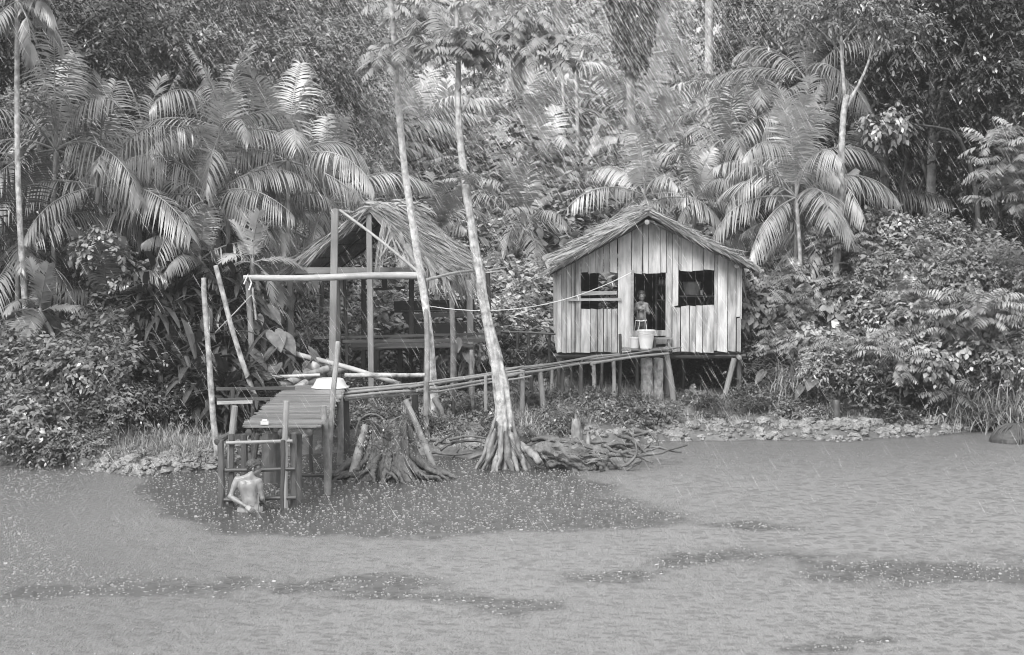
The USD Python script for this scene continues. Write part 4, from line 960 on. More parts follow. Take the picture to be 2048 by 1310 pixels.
# leaning pale trunk that crosses the shed
p, w = trunk_from([(872, 835), (866, 760), (858, 660), (843, 560), (829, 470), (814, 370), (803, 280), (794, 170), (788, 80), (780, -30), (772, -150)], 39.0, 37.0, [24, 20, 19, 19, 19, 18, 17, 16, 15, 13, 11])
ta = thing_at("leaning_tree", "slender pale trunk leaning left across the shed roof, lichen blotched", "tree", p[0])
part(ta, "trunk", tube(zfix(p), w * .78, 12, rough=.14, seed=3, freq=6), "bark_white", True)
part(ta, "root", tube(limb_pts(zfix(p)[1] + [0, -.03, 0], zfix(p)[0] + [.25, -.3, 0], 6), np.linspace(.07, .03, 6), 7), "bark_mid", True)
ft = np.random.default_rng(61)
lump = [(*P(a, b, Y), s) for a, b, Y, s in ((800, 110, 37.2, .40), (770, 125, 37.0, .36), (825, 55, 37.4, .45), (860, 85, 37.4, .40), (790, 15, 37.0, .35), (850, 20, 37.4, .4))]
part(ta, "branch", tube(limb_pts(P(788, 90, 37.1), P(860, 70, 37.4), 7, .3), np.linspace(.03, .01, 7), 5), "bark_pale", True)
part(ta, "branch", tube(limb_pts(P(791, 140, 37.1), P(765, 110, 37.0), 6, .3), np.linspace(.025, .01, 6), 5), "bark_pale", True)
part(ta, "crown", feathers(ft, lump, 95, L=.45, pairs=9, lw=.035, droop=1.6, up=.55), "leaf_pale")
# the thick tree on the shore
p, w = trunk_from([(1006, 950), (1008, 880), (1005, 800), (990, 700), (972, 620), (958, 545), (943, 470), (932, 385), (925, 300), (918, 200), (914, 120), (908, 20), (905, -120)], 35.0, 36.8, [68, 48, 36, 32, 28, 25, 23, 21, 18, 15, 13, 11, 9], 34)
tb = thing_at("shore_tree", "thick lichen-blotched tree leaning up from the shore with splayed roots", "tree", (p[0][0], p[0][1], 0))
p[0, 2] -= .3
part(tb, "trunk", tube(resample(p, 60) + np.c_[np.sin(np.linspace(0, 17, 60)) * .025, np.zeros(60), np.zeros(60)] * 1.8 * np.linspace(0.2, 1, 60)[:, None], np.interp(np.linspace(0, 1, 60), np.linspace(0, 1, len(w)), w) * np.interp(np.linspace(0, 1, 60), [0, .15, .3, 1], [.95, .85, .70, .70]), 36, rough=.34, seed=5, freq=7, flute=np.interp(np.linspace(0, 1, 60), [0, .12, .3, 1], [.24, .17, .05, .02]), nfl=7), "bark_pale", True)
q = np.random.default_rng(15)
for k in range(21):                                              # splayed roots and buttresses
    a = PI + k * 2 * PI / 21 + q.normal(0, .12)
    d = np.array([math.cos(a), math.sin(a) * .8, 0]); ln = q.uniform(.12, .42)
    h = q.uniform(.35, .85)
    c = P(1006, 950, 35.0) * [1, 1, 0]
    pts_ = np.array([c + [0, 0, h] + d * .13, c + [0, 0, h * .55] + d * .25, c + [0, 0, .2] + d * (.29 + .16 * ln), c + [0, 0, .03] + d * (.33 + ln * .4), c + [0, 0, -.18] + d * (.36 + ln * .7)]) + q.normal(0, .015, (5, 3))
    part(tb, "root", tube(resample(pts_, 22), np.interp(np.linspace(0, 1, 22), [0, .45, 1], [.02, .055, .02]) * q.uniform(.5, 1.3), 12, rough=.5, seed=k, freq=11), ("root_wood", "bark_mid", "bark_mid")[k % 3], True)
part(tb, "root", tube(limb_pts(P(1040, 890, 35.1), P(1080, 925, 34.7), 8, .1, 4), np.linspace(.075, .06, 8), 8, rough=.15), "bark_mid", True)
for k, (a, b, c, d, Y, r0) in enumerate([(922, 225, 955, 175, 36.4, .035), (955, 175, 1000, 112, 36.5, .02), (950, 180, 948, 100, 36.6, .02), (912, 110, 1000, 60, 36.6, .03), (1000, 60, 1080, 90, 36.7, .018), (1000, 62, 1050, 20, 36.7, .018), (1080, 90, 1170, 100, 36.8, .014), (912, 130, 880, 100, 36.6, .02), (930, 340, 952, 365, 36.0, .018), (938, 360, 1000, 420, 36.0, .014)]):
    part(tb, "branch", tube(limb_pts(P(a, b, Y), P(c, d, Y + .05), 7, .15, k), np.linspace(r0, r0 * .5, 7), 6), "bark_pale", True)
lump = [(*P(a, b, Y), s) for a, b, Y, s in ((930, 85, 36.4, .40), (905, 110, 36.6, .35), (985, 95, 36.6, .35), (945, 15, 36.7, .3), (1010, 30, 36.7, .3), (1065, 40, 36.8, .3), (1060, 105, 36.7, .34), (1090, 85, 36.9, .40), (1165, 95, 36.9, .28), (1130, 80, 36.9, .28), (1020, 75, 36.7, .35), (960, 115, 36.5, .3), (940, 370, 36.1, .20), (960, 160, 36.5, .18), (1110, 130, 36.9, .25))]
part(tb, "crown", feathers(ft, [(a_, b_, c_, d_ * .8) for a_, b_, c_, d_ in lump], 165, L=.42, pairs=9, lw=.034, droop=1.7, up=.55), "leaf_pale")
part(tb, "shoot", feathers(ft, [(*P(935, 368, 36.0), .16), (*P(1000, 425, 36.0), .12), (*P(920, 110, 36.4), .3), (*P(890, 90, 36.4), .3)], 40, L=.5, pairs=10, lw=.034), "leaf_pale")
# forked slender tree at the right
p, w = trunk_from([(1672, 580), (1676, 480), (1682, 400), (1683, 310), (1687, 230), (1693, 190)], 43.3, 43.6, [16, 15, 15, 14, 13, 12])
p0 = zfix(p.copy()); tc = thing_at("forked_tree", "slim pale tree forking high above the bright palm on the right", "tree", p0[0])
part(tc, "trunk", tube(np.vstack([p0[0], p]), np.r_[w[0] * 1.1, w], 9, rough=.1, seed=8), "bark_pale", True)
for k, (pts_, r0) in enumerate([([(1690, 200), (1684, 120), (1680, 40), (1678, -30)], .045), ([(1686, 225), (1712, 180), (1738, 120), (1750, 60)], .04), ([(1684, 110), (1640, 60), (1600, 30)], .02), ([(1700, 195), (1722, 160), (1735, 130)], .025), ([(1738, 120), (1790, 80), (1830, 70)], .02), ([(1682, 90), (1720, 40)], .02)]):
    part(tc, "limb", tube(resample([P(a, b, 43.6) for a, b in pts_], 9), np.linspace(r0, r0 * .5, 9), 6, rough=.08), "bark_pale", True)
lump = [(*P(a, b, 43.6 + dy), s * .9) for a, b, s, dy in ((1600, 25, .5, 0), (1640, 45, .45, .2), (1570, 15, .4, .3), (1700, 15, .55, .1), (1740, 40, .5, -.2), (1790, 70, .5, 0), (1835, 60, .5, .2), (1760, 10, .5, 0), (1660, 5, .5, 0), (1810, 95, .35, -.2), (1580, 60, .25, 0))]
part(tc, "crown", crown(np.random.default_rng(9), lump, 520, k=8, leaf=.12, aspect=.36, droop=.9, twig=.4, prof=LEAF), "leaf_mid")
# far trunks
for (a, b, c, d, Y, w0, m, lab) in [(1417, 330, 1418, -60, 57.5, 17, "bark_pale", "straight pale trunk rising in the mist right of the house ridge"), (282, 130, 284, -40, 51, 17, "bark_mid", "stout grey trunk in the upper left behind the palms"), (338, 95, 350, -40, 50.5, 9, "bark_pale", "thin pale curved trunk beside the stout one at upper left"),
                            (712, 260, 716, -40, 60, 15, "bark_dark", "dark trunk at top, left of the leaning pale tree"), (1033, 120, 1035, -40, 72, 22, "bark_dark", "dark trunk at the top edge between the shore tree and the hanging vines"), (1106, 210, 1118, -60, 76, 13, "bark_mid", "faded trunk left of the dark hanging vines"),
                            (1905, 560, 1890, 420, 48, 6, "bark_mid", "thin bare stem in the black gap at the right"), (1452, 110, 1450, -40, 70, 16, "bark_dark", "dark trunk just right of the straight pale one at the top"), (785, 400, 790, 290, 54, 9, "bark_mid", "thin trunk behind the leaning tree above the shed"), (1125, 155, 1110, 90, 66, 7, "bark_pale", "short pale slanting stem in the mist at upper middle"), (1152, 140, 1168, 100, 66, 7, "bark_pale", "second pale slanting stem in the mist, right of its pair"), (700, 240, 704, 120, 58, 10, "bark_dark", "slim dark trunk at upper left of centre")]:
    p0, p1 = P(a, b, Y), P(c, d, Y); rr = w0 / FPX * Y / 2
    g = float(ground(p0[0], p0[1])); ex = p0.copy(); ex[2] = g - .2
    tt = thing_at("tall_trunk", lab, "tree", ex)
    part(tt, "trunk", tube(resample([ex, (ex + p0) / 2 + [.05, 0, 0], p0, (p0 + p1) / 2, p1], 16), np.linspace(rr * 1.25, rr * .9, 16), 10, rough=.08, seed=a), m, True)
    if d < 0:
        part(tt, "crown", crown(np.random.default_rng(a), [(p1[0] + x, p1[1] + y, p1[2] + z, 1.3) for x, y, z in ((0, 0, 1.2), (1.3, .3, 1.4), (-1.2, -.2, 1.6), (.2, 1, 2.2))], 260, k=6, leaf=.18, droop=.7), "leaf_mid")
# dark hanging curtain of creepers
vd = np.random.default_rng(41)
m = 1500
t = vd.random(m) ** .8
cx = P(1262, 0, 66)
ctop, cbot = P(1260, -80, 66), P(1268, 135, 66)
wr = np.interp(t, [0, .35, .8, 1], [.80, .72, .42, .1])
aa = vd.uniform(0, 2 * PI, m)
pp = ctop + (cbot - ctop) * t[:, None] + np.c_[np.cos(aa) * wr, np.sin(aa) * wr, vd.normal(0, .15, m)]
vt = thing_at("creeper_tree", "tree trunk wrapped in a dark hanging cone of creepers at top centre-right", "tree", (cx[0], cx[1], float(ground(cx[0], cx[1])) - .2))
part(vt, "trunk", pole((cx[0], cx[1], float(ground(cx[0], cx[1])) - .2), P(1262, -120, 66), .15, .12, seed=6), "bark_mid", True)
part(vt, "creepers", strips(np.repeat(pp, 5, 0) + vd.normal(0, .1, (m * 5, 3)), np.repeat(np.c_[np.cos(aa) * .5, np.sin(aa) * .5, -np.ones(m)], 5, 0) + vd.normal(0, .8, (m * 5, 3)), rnd_dirs(vd, m * 5), vd.uniform(.08, .18, m * 5), vd.uniform(.05, .1, m * 5), .4, LEAF), "leaf_bush_dark")
part(vt, "crown", crown(vd, [(*(P(1262 + x, -110 + y, 66)), 1.5) for x, y in ((0, 0), (-90, 10), (90, -10), (0, -60))], 360, k=6, leaf=.2, droop=.7), "leaf_dark")

# ---- bushes
def bush_class(name, seed, mat, leaf, n, k=7, aspect=.5, prof=KITE, kind="leaf", h=.8, droop=.6, twig=.28, stems=7, fold=0.0):
    p = klass(name); r = np.random.default_rng(seed)
    lumps = [(r.normal(0, .34), r.normal(0, .34), h * .75 + r.normal(0, .2), r.uniform(.34, .52)) for _ in range(8)]
    part(p, "stem", cat_([tube(limb_pts((r.normal(0, .08), r.normal(0, .08), -.3), l[:3], 6, .1, seed + i), np.linspace(.02, .007, 6), 5) for i, l in enumerate(lumps[:stems])]), "bark_mid", True)
    if kind == "feather": f = feathers(r, lumps, n, L=.42, pairs=9, lw=.03)
    else: f = crown(r, lumps, n, k=k, leaf=leaf, aspect=aspect, prof=prof, droop=droop, twig=twig, fold=fold)
    part(p, "foliage", f, mat)
    return p
BS = [bush_class("small_leaf_bush_kind_" + "ab"[k], 700 + k, "leaf_bush", .085, 620, aspect=.5) for k in range(2)]
BK = [bush_class("glinting_bush_kind_" + "ab"[k], 705 + k, "leaf_bank", .10, 430, aspect=.5, prof=LEAF, twig=.4) for k in range(2)]
BP = [bush_class("pale_leaf_bush_kind_" + "ab"[k], 710 + k, "leaf_pale", .10, 520, aspect=.5, prof=LEAF) for k in range(2)]
BY = [bush_class("yard_bush_kind_" + "ab"[k], 715 + k, "leaf_yard", .11, 560, aspect=.55, prof=LEAF) for k in range(2)]
BH = [bush_class("heart_leaf_bush_kind_" + "ab"[k], 720 + k, "leaf_bush", .15, 330, k=5, aspect=.75, prof=LEAF, droop=1.2) for k in range(2)]
BF = [bush_class("feather_bush_kind_" + "ab"[k], 730 + k, "leaf_pale" if k else "leaf_bush", .1, 190, kind="feather") for k in range(2)]
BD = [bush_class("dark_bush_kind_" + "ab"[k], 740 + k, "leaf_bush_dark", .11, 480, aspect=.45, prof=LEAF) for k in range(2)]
r = np.random.default_rng(51)
def bush(kind, px, py, Y, rad, lab, group=None, nm="bush", sz=1.0):
    """px, py: the middle of the bush; rad in metres"""
    c = P(px, py, Y); s = rad / .72
    z = c[2] - .62 * s * sz
    z = max(z, float(ground(c[0], c[1])) - .45 * s)
    copy_of(kind[int(r.integers(len(kind)))], nm, lab, "bush", group, (c[0], c[1], z), r.uniform(0, 6.28), (s, s, s * sz))
RB = "leafy bushes massed on the right bank"
for kd, a, lab, g in [
    (BH, (1520, 615, 43.8, .75), "broad-leaved bush against the right wall of the house", None), (BH, (1555, 580, 44.2, .6), "broad-leaved bush under the bright palm's trunk", None),
    (BP, (1772, 505, 44.2, 1.0), "tall rounded bush crowned with pale leaves, highest on the right bank", None), (BP, (1840, 560, 43.8, 1.0), "rounded leafy bush right of the tallest pale-topped bush", None), (BH, (1700, 600, 43.2, .95), "large-leaved bush of the dense mass on the right bank", None),
    (BF, (1615, 580, 43.4, .6), "feathery pale bush beneath the hanging palm fronds", None), (BS, (1900, 600, 43.2, 1.0), "small-leaved bush below the pale bush near the right edge", None), (BP, (1960, 530, 44.6, .95), "pale bush in front of the black gap, near the right edge", None),
    (BF, (1985, 640, 41.6, .85), "feathery bush spreading at the right edge, above tall grass", None), (BF, (1890, 670, 41.8, .7), "feathery bush left of the one at the right edge", None), (BF, (1765, 705, 40.9, .65), "feathery bush with tiered sprays right of the tall grass", None), (BS, (1685, 745, 40.8, .7), "small-leaved bush behind the dark snag beside the rotten stub", None),
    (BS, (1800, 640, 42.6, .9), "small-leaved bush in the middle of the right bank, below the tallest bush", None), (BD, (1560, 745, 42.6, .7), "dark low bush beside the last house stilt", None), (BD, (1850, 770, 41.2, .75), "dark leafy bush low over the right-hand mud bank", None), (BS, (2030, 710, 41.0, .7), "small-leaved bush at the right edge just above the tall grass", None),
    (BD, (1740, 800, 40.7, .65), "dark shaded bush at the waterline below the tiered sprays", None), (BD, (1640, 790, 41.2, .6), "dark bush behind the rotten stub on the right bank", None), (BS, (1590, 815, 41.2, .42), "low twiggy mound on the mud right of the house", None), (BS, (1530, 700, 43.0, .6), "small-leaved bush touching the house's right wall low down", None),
    (BS, (2010, 560, 43.0, .9), "small-leaved bush at the right edge behind the feathery one", None), (BP, (1900, 510, 45.0, .7), "pale bush under the thin bare stem in the black gap", None), (BD, (1960, 850, 40.6, .4), "small dark bush at the right shore", None), (BD, (1800, 840, 40.2, .35), "dark sprouting bush at the water's edge on the right", None),
    (BK, (60, 745, 36.9, .85), "leaning bush with glinting leaves at the left edge", None), (BK, (150, 745, 36.8, .8), "bush spilling toward the water below the young palms", None), (BK, (30, 850, 35.9, .75), "bush overhanging the river in the lower left corner", None), (BK, (120, 850, 35.9, .75), "bush at the waterline right of the corner one", None), (BK, (215, 815, 36.2, .6), "bush sloping down to the grassy bank on the left", None),
    (BK, (70, 905, 35.4, .5), "low bush dipping its leaves in the river at left", None), (BK, (190, 890, 35.5, .45), "low bush at the left end of the muddy bank", None), (BD, (10, 700, 38.4, .8), "dark bush behind the leaning bush at the left edge", None), (BD, (330, 820, 37.2, .6), "dark bush above the bank grass on the left", None), (BS, (370, 800, 37.5, .5), "small leafy bush left of the tall bare pole", None),
    (BH, (215, 495, 40.2, .55), "clump of pale heart-shaped leaves below the left palms", None), (BP, (60, 200, 40.5, .35), "pale leafy climber on the slim palm trunk", None), (BH, (285, 560, 40.4, .5), "heart-leaved clump above the strap-leaved thicket", None), (BD, (200, 690, 38.6, .8), "dark bush in the shade of the young palms", None), (BD, (300, 640, 40, .9), "dark bush filling the back of the left thicket", None),
    (BH, (1660, 690, 41.9, .6), "large-leaved bush between tall grass and tiered sprays", None), (BH, (1830, 720, 41.3, .65), "broad-leaved bush left of the lower feathery bush", None), (BF, (1845, 610, 42.2, .6), "feathery spray bush at mid height of the right bank", None), (BH, (1960, 700, 41.2, .55), "broad-leaved bush below the feathery bush at the right edge", None), (BF, (1610, 700, 41.9, .5), "feathery bush among the tall grass right of the house", None), (BP, (1740, 560, 42.9, .6), "small pale bush left of the tallest right-bank bush", None),
    (BP, (1875, 470, 44.4, .55), "upright sprouting bush before the black gap at right", None), (BF, (1700, 510, 43.6, .55), "tall feathery spray standing up beside the tallest right-bank bush", None), (BF, (1930, 560, 43.4, .6), "tall feathery spray below the black gap", None), (BH, (1800, 455, 44.6, .5), "broad-leaved top sprouting above the tallest right-bank bush", None), (BF, (1580, 640, 42.8, .5), "tall feathery spray next to the house's right corner", None),
    (BS, (560, 640, 42.5, .7), "leafy bush seen through the pole frame on the left", None), (BH, (540, 560, 42.5, .5), "pale broad-leaved bush under the small bright palm", None), (BS, (470, 640, 41, .7), "bush between the leaning pole and the pole frame", None), (BH, (905, 700, 41.5, .45), "broad-leaved plant between the two pale trunks", None)]:
    bush(kd, *a, lab, g)
GB2 = "bushes in the yard behind the huts"
for i in range(46):
    px = r.uniform(500, 1125); py = r.uniform(545, 700); Y = 53.5 - (py - 545) / 155 * 8.0 + r.uniform(-.5, .5)
    bush([BY[0], BY[1], BY[0], BY[1], BH[0]], px, py, Y, r.uniform(.75, 1.15), "leafy bush of the green bank seen between and behind the two huts", GB2, "yard_bush")
for i in range(20):
    px = r.uniform(1130, 1500); py = r.uniform(735, 790); Y = r.uniform(46.8, 50)
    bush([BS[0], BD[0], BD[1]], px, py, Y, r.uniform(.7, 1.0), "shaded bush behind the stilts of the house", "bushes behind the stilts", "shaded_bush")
# feathered branches reaching in at the right edge
fb = np.random.default_rng(71)
lump = [(*P(a, b, 41.2), s) for a, b, s in ((1985, 290, .30), (2035, 280, .32), (2010, 330, .34), (1985, 350, .26), (2040, 360, .36), (2015, 395, .34), (1985, 400, .2), (2045, 310, .3), (2060, 400, .4))]
pb = P(2062, 640, 41.3); pb[2] = float(ground(pb[0], pb[1]))
te = thing_at("feather_tree", "small tree with pale feathered tiers leaning in at the right edge", "tree", pb)
part(te, "trunk", tube(resample([pb - [0, 0, .2], P(2058, 520, 41.3), P(2040, 380, 41.2), P(2020, 310, 41.2)], 12), np.linspace(.06, .02, 12), 7), "bark_mid", True)
part(te, "crown", feathers(fb, lump, 150, L=.5, pairs=10, lw=.034, droop=.8), "leaf_pale")
# leafy bough hanging in front of the dark trees
lump = [(*P(a, b, 44.0), s) for a, b, s in ((1755, 250, .2), (1790, 235, .22), (1740, 240, .15), (1810, 240, .2))]
pb = P(1960, 640, 45); pb[2] = float(ground(pb[0], pb[1]))
tg = thing_at("bough_tree", "tree sending one bough of pale leaves across the dark forest at right", "tree", pb)
part(tg, "trunk", tube(resample([pb - [0, 0, .2], P(1955, 420, 45), P(1900, 260, 44.4), P(1740, 245, 44)], 18), np.linspace(.10, .012, 18), 7), "bark_dark", True)
part(tg, "foliage", crown(fb, lump, 60, k=6, leaf=.15, aspect=.5, droop=1, prof=LEAF), "leaf_pale")

# ---- strap-leaved thicket, elephant ears, grass
def strap_class(name, seed, mat, n=34, L=.55, W=.075, h=.9):
    p = klass(name); r = np.random.default_rng(seed)
    st = [tube(limb_pts((r.normal(0, .05), r.normal(0, .05), -.2), (r.normal(0, .12), r.normal(0, .12), h * u), 5), np.linspace(.016, .01, 5), 5) for u in (.6, .8, 1.0)]
    part(p, "stem", cat_(st), "bark_dark", True)
    a = r.uniform(0, 2 * PI, n); e = r.uniform(.0, 1.25, n); hh = r.uniform(.25, 1.0, n) * h
    d = np.c_[np.cos(a) * np.cos(e), np.sin(a) * np.cos(e), np.sin(e)]
    part(p, "leaves", strips(np.c_[r.normal(0, .08, n), r.normal(0, .08, n), hh], d, np.c_[-np.sin(a), np.cos(a), np.zeros(n)], L * r.uniform(.7, 1.2, n), W * r.uniform(.8, 1.2, n), r.uniform(.5, 1.6, n), [.25, .8, 1, .8, .05], .18), mat)
    return p
SC = [strap_class("strap_leaf_kind_" + "abc"[k], 800 + k, "strap_leaf", n=44, L=.8, W=.095, h=1.0) for k in range(3)]
for i in range(58):
    px = r.uniform(285, 485); py = r.uniform(560, 850); Y = 40.6 - (py - 560) / 290 * 3.4 + r.uniform(-.3, .3)
    c = P(px, py, Y); z = max(c[2] - .6, float(ground(c[0], c[1])) - .1)
    copy_of(SC[i % 3], "strap_leaf_plant", "dark glossy strap-leaved plant of the thicket left of the jetty", "plant", "strap-leaved plants left of the jetty", (c[0], c[1], z), r.uniform(0, 6.28), r.uniform(.85, 1.3))
# supports so that the thicket rises in tiers
def big_leaf(c, d, nrm, L, seed):
    """heart-shaped leaf with a midrib fold and raised veins"""
    q = np.random.default_rng(seed)
    d = unit(d); nrm = unit(nrm - d * (nrm @ d)); s = np.cross(d, nrm)
    t = np.linspace(-.22, 1, 9); half = np.array([.26, .44, .50, .48, .42, .34, .24, .13, .01])
    rows = []
    for ti, hw in zip(t, half):
        for u in np.linspace(-1, 1, 7):
            inn = .10 if (ti < 0 and abs(u) < .2) else 0
            z = -.16 * ti ** 2 + .10 * abs(u) * hw * 2 - .06 * (u * hw * 2) ** 2 + .014 * math.sin(ti * 22 + abs(u) * 5) * abs(u)
            rows.append(c + L * (d * (ti + inn - .10 * abs(u) * (ti < 0)) + s * u * hw * .9 + nrm * z))
    v = np.array(rows); i, j = np.meshgrid(np.arange(8), np.arange(6), indexing="ij"); a = (i * 7 + j).ravel()
    return v, np.vstack([np.stack([a, a + 1, a + 8], 1), np.stack([a, a + 8, a + 7], 1)])
EARS = [(535, 690, 39.0, 5, .42, "elephant-ear plant left of the long slanting pole"), (468, 735, 38.4, 5, .40, "elephant-ear plant behind the leaning forked pole"), (585, 725, 38.6, 4, .52, "elephant-ear plant with the broadest upright leaf, behind the jetty"), (505, 640, 39.8, 5, .38, "elephant-ear plant beside the left post of the pole frame"),
        (560, 590, 41.2, 5, .36, "elephant-ear plant beneath the peeled crossbar"), (620, 735, 39.4, 3, .36, "low elephant-ear plant by the fallen logs"), (905, 700, 40.4, 5, .26, "elephant-ear plant between the leaning tree and the shore tree"),
        (1560, 760, 41.6, 4, .3, "elephant-ear plant on the bank right of the house"), (1640, 820, 40.7, 4, .28, "elephant-ear plant by the rotten stub on the right bank"), (10, 800, 36.0, 4, .4, "elephant-ear leaf plant at the far left edge")]
for i, (px, py, Y, n, L, lab) in enumerate(EARS):
    q = np.random.default_rng(900 + i); c = P(px, py, Y); g = float(ground(c[0], c[1]))
    e = thing_at("elephant_ear", lab, "plant", (c[0], c[1], g))
    top = max(c[2], g + .35)
    for k in range(n):
        a = -PI / 2 + (k - (n - 1) / 2) * 1.1 + q.normal(0, .3)
        tip = np.array([c[0] + math.cos(a) * .38, c[1] + math.sin(a) * .3, top + q.uniform(-.25, .25)])
        part(e, "stalk", tube(limb_pts((c[0] + q.normal(0, .03), c[1] + q.normal(0, .03), g - .1), tip, 7, .25, i * 9 + k), np.linspace(.016, .009, 7), 5), "big_leaf", True)
        dd = np.array([math.cos(a) * .7, math.sin(a) * .7, -.75 + q.normal(0, .2)])
        part(e, "leaf", big_leaf(tip, dd, np.array([math.cos(a) * .5, math.sin(a) * .5 - .3, .9]), L * q.uniform(.8, 1.1), i * 9 + k), "big_leaf", True)
def grass_class(name, seed, n, L, W, mat="grass_blade", spread=.22):
    p = klass(name); r = np.random.default_rng(seed)
    a = r.uniform(0, 2 * PI, n); e = r.uniform(.55, 1.45, n)
    d = np.c_[np.cos(a) * np.cos(e), np.sin(a) * np.cos(e), np.sin(e)]
    part(p, "blades", strips(np.c_[r.normal(0, spread, n), r.normal(0, spread, n), np.full(n, -.05)], d, np.c_[-np.sin(a), np.cos(a), np.zeros(n)], L * r.uniform(.5, 1.2, n), W * r.uniform(.7, 1.3, n), r.uniform(.6, 2.2, n), [.7, 1, .8, .5, .05], .15), mat)
    return p
GC = [grass_class("tall_grass_kind_" + "ab"[k], 850 + k, 190, 1.05, .026) for k in range(2)]
for i, (px, py, Y, s, lab) in enumerate([(1622, 740, 41.7, 1.15, "tall arching grass clump right of the house, largest"), (1580, 760, 41.5, .9, "tall grass clump nearest the last house stilt"), (1662, 700, 42.4, 1.0, "tall grass clump behind the largest one right of the house"), (1932, 815, 40.6, .85, "grass clump on the right bank below the feathery bush"), (1990, 830, 40.4, .9, "grass clump near the right edge above the fallen branch"), (1895, 835, 40.5, .75, "grass clump left of the others on the far right bank"), (2040, 825, 40.4, .9, "grass clump cut by the right edge"), (1552, 800, 41.3, .6, "thin grass clump at the edge of the house clearing"), (1700, 760, 41.6, .8, "grass clump half hidden by tiered sprays"), (1296, 838, 41.4, .5, "tuft of dry grass at the foot of the two thick white stilts"), (1640, 670, 43, .9, "tall grass clump under the bright palm")]):
    c = P(px, py, Y)
    copy_of(GC[i % 2], "grass_clump", lab, "grass", None, (c[0], c[1], max(float(ground(c[0], c[1])), c[2] - .1)), r.uniform(0, 6), s)
gr = np.random.default_rng(88)
def grass_on(n, xa, xb, ya, yb, L, W):
    x = gr.uniform(xa, xb, n); y = gr.uniform(ya, yb, n)
    k = (y > shore(x) + .25) & (meshkit.noise(np.stack([x * 1.6, y * 1.6, x * 0], -1), 7) > .36); x, y = x[k], y[k]; n = len(x)
    a = gr.uniform(0, 2 * PI, n); e = gr.uniform(.6, 1.5, n)
    return strips(np.c_[x, y, ground(x, y) - .02], np.c_[np.cos(a) * np.cos(e), np.sin(a) * np.cos(e), np.sin(e)], np.c_[-np.sin(a), np.cos(a), np.zeros(n)], L * gr.uniform(.4, 1.2, n), W, gr.uniform(.4, 1.6, n), [.8, 1, .6, .05])
solo("bank_grass", cat_([grass_on(6000, -7.0, -4.9, 34.6, 37.5, .34, .012), grass_on(18000, -5, .5, 36, 43, .24, .012), grass_on(22000, .5, 7, 39.2, 46, .20, .012), grass_on(3000, 5, 10.5, 40, 43, .3, .014), grass_on(5000, -3, 1.5, 38, 46, .3, .016)]), "grass_blade", label="thin grass and weeds along the muddy bank", cat="grass", kind="stuff")
# creeping undergrowth over the forest floor
ug = klass("undergrowth_kind_a"); part(ug, "leaves", crown(np.random.default_rng(3), [(0, 0, .25, .4), (.3, .2, .2, .35), (-.3, .1, .25, .35), (.1, -.3, .3, .35)], 170, k=5, leaf=.13, aspect=.5, droop=.8, prof=LEAF), "leaf_mid")
ug2 = klass("undergrowth_kind_b"); part(ug2, "leaves", crown(np.random.default_rng(4), [(0, 0, .3, .45), (.3, .2, .2, .35), (-.3, .1, .3, .4)], 150, k=6, leaf=.10, aspect=.42, droop=.8), "leaf_dark")
ug3 = klass("undergrowth_kind_c"); part(ug3, "leaves", feathers(np.random.default_rng(5), [(0, 0, .2, .4), (.2, .2, .2, .35)], 60, L=.5, pairs=8, lw=.04, up=.7), "leaf_mid")
N = 2300
x = gr.uniform(-17, 17, N); y = np.r_[gr.uniform(41.5, 72, 1500), gr.uniform(72, 150, 800)]; x = x * (y / 45)
keep = ~((x > .3) & (x < 5.3) & (y < 46.6)) & ~((x > -5.0) & (x < -.3) & (y > 38.5) & (y < 44.3)) & (y > shore(x) + 2.3)
x, y = x[keep], y[keep]
sc = np.clip((y - 36) / 10, .7, 2.0) * gr.uniform(.8, 1.7, len(x))
n2 = 620; x2 = gr.uniform(-5, 8.5, n2); y2 = gr.uniform(37, 47, n2)
k2 = (y2 > shore(x2) + .7) & (meshkit.noise(np.stack([x2, y2, x2 * 0], -1) * 1.1, 9) > .38) & ~((x2 > -4.3) & (x2 < -2.6) & (y2 < 38)) & ~((x2 > .8) & (x2 < 4.8) & (y2 > 41.6) & (y2 < 43.3))
x, y, sc = np.r_[x, x2[k2]], np.r_[y, y2[k2]], np.r_[sc, gr.uniform(.22, .6, k2.sum())]
N = len(x); sc = sc.astype(np.float32)
PIn = UsdGeom.PointInstancer.Define(stage, "/World/undergrowth")
PIn.CreatePrototypesRel().SetTargets([])
holder = UsdGeom.Scope.Define(stage, "/World/undergrowth/kinds")
for k, u in enumerate((ug, ug2, ug3)):
    pr = UsdGeom.Xform.Define(stage, f"/World/undergrowth/kinds/clump_{'abc'[k]}"); pr.GetPrim().GetReferences().AddInternalReference(u)
    PIn.GetPrototypesRel().AddTarget(pr.GetPath())
PIn.CreatePositionsAttr(Vt.Vec3fArray.FromNumpy(np.c_[x, y, ground(x, y) - .05].astype(np.float32)))
PIn.CreateProtoIndicesAttr(Vt.IntArray.FromNumpy(gr.choice(3, N, p=[.5, .3, .2]).astype(np.int32)))
PIn.CreateScalesAttr(Vt.Vec3fArray.FromNumpy(np.c_[sc, sc, sc]))
an = gr.uniform(0, 2 * PI, N)
PIn.CreateOrientationsAttr(Vt.QuathArray([Gf.Quath(float(math.cos(q / 2)), 0, 0, float(math.sin(q / 2))) for q in an]))
tag(PIn.GetPrim(), "low leafy undergrowth covering the forest floor", "undergrowth", None, "stuff")

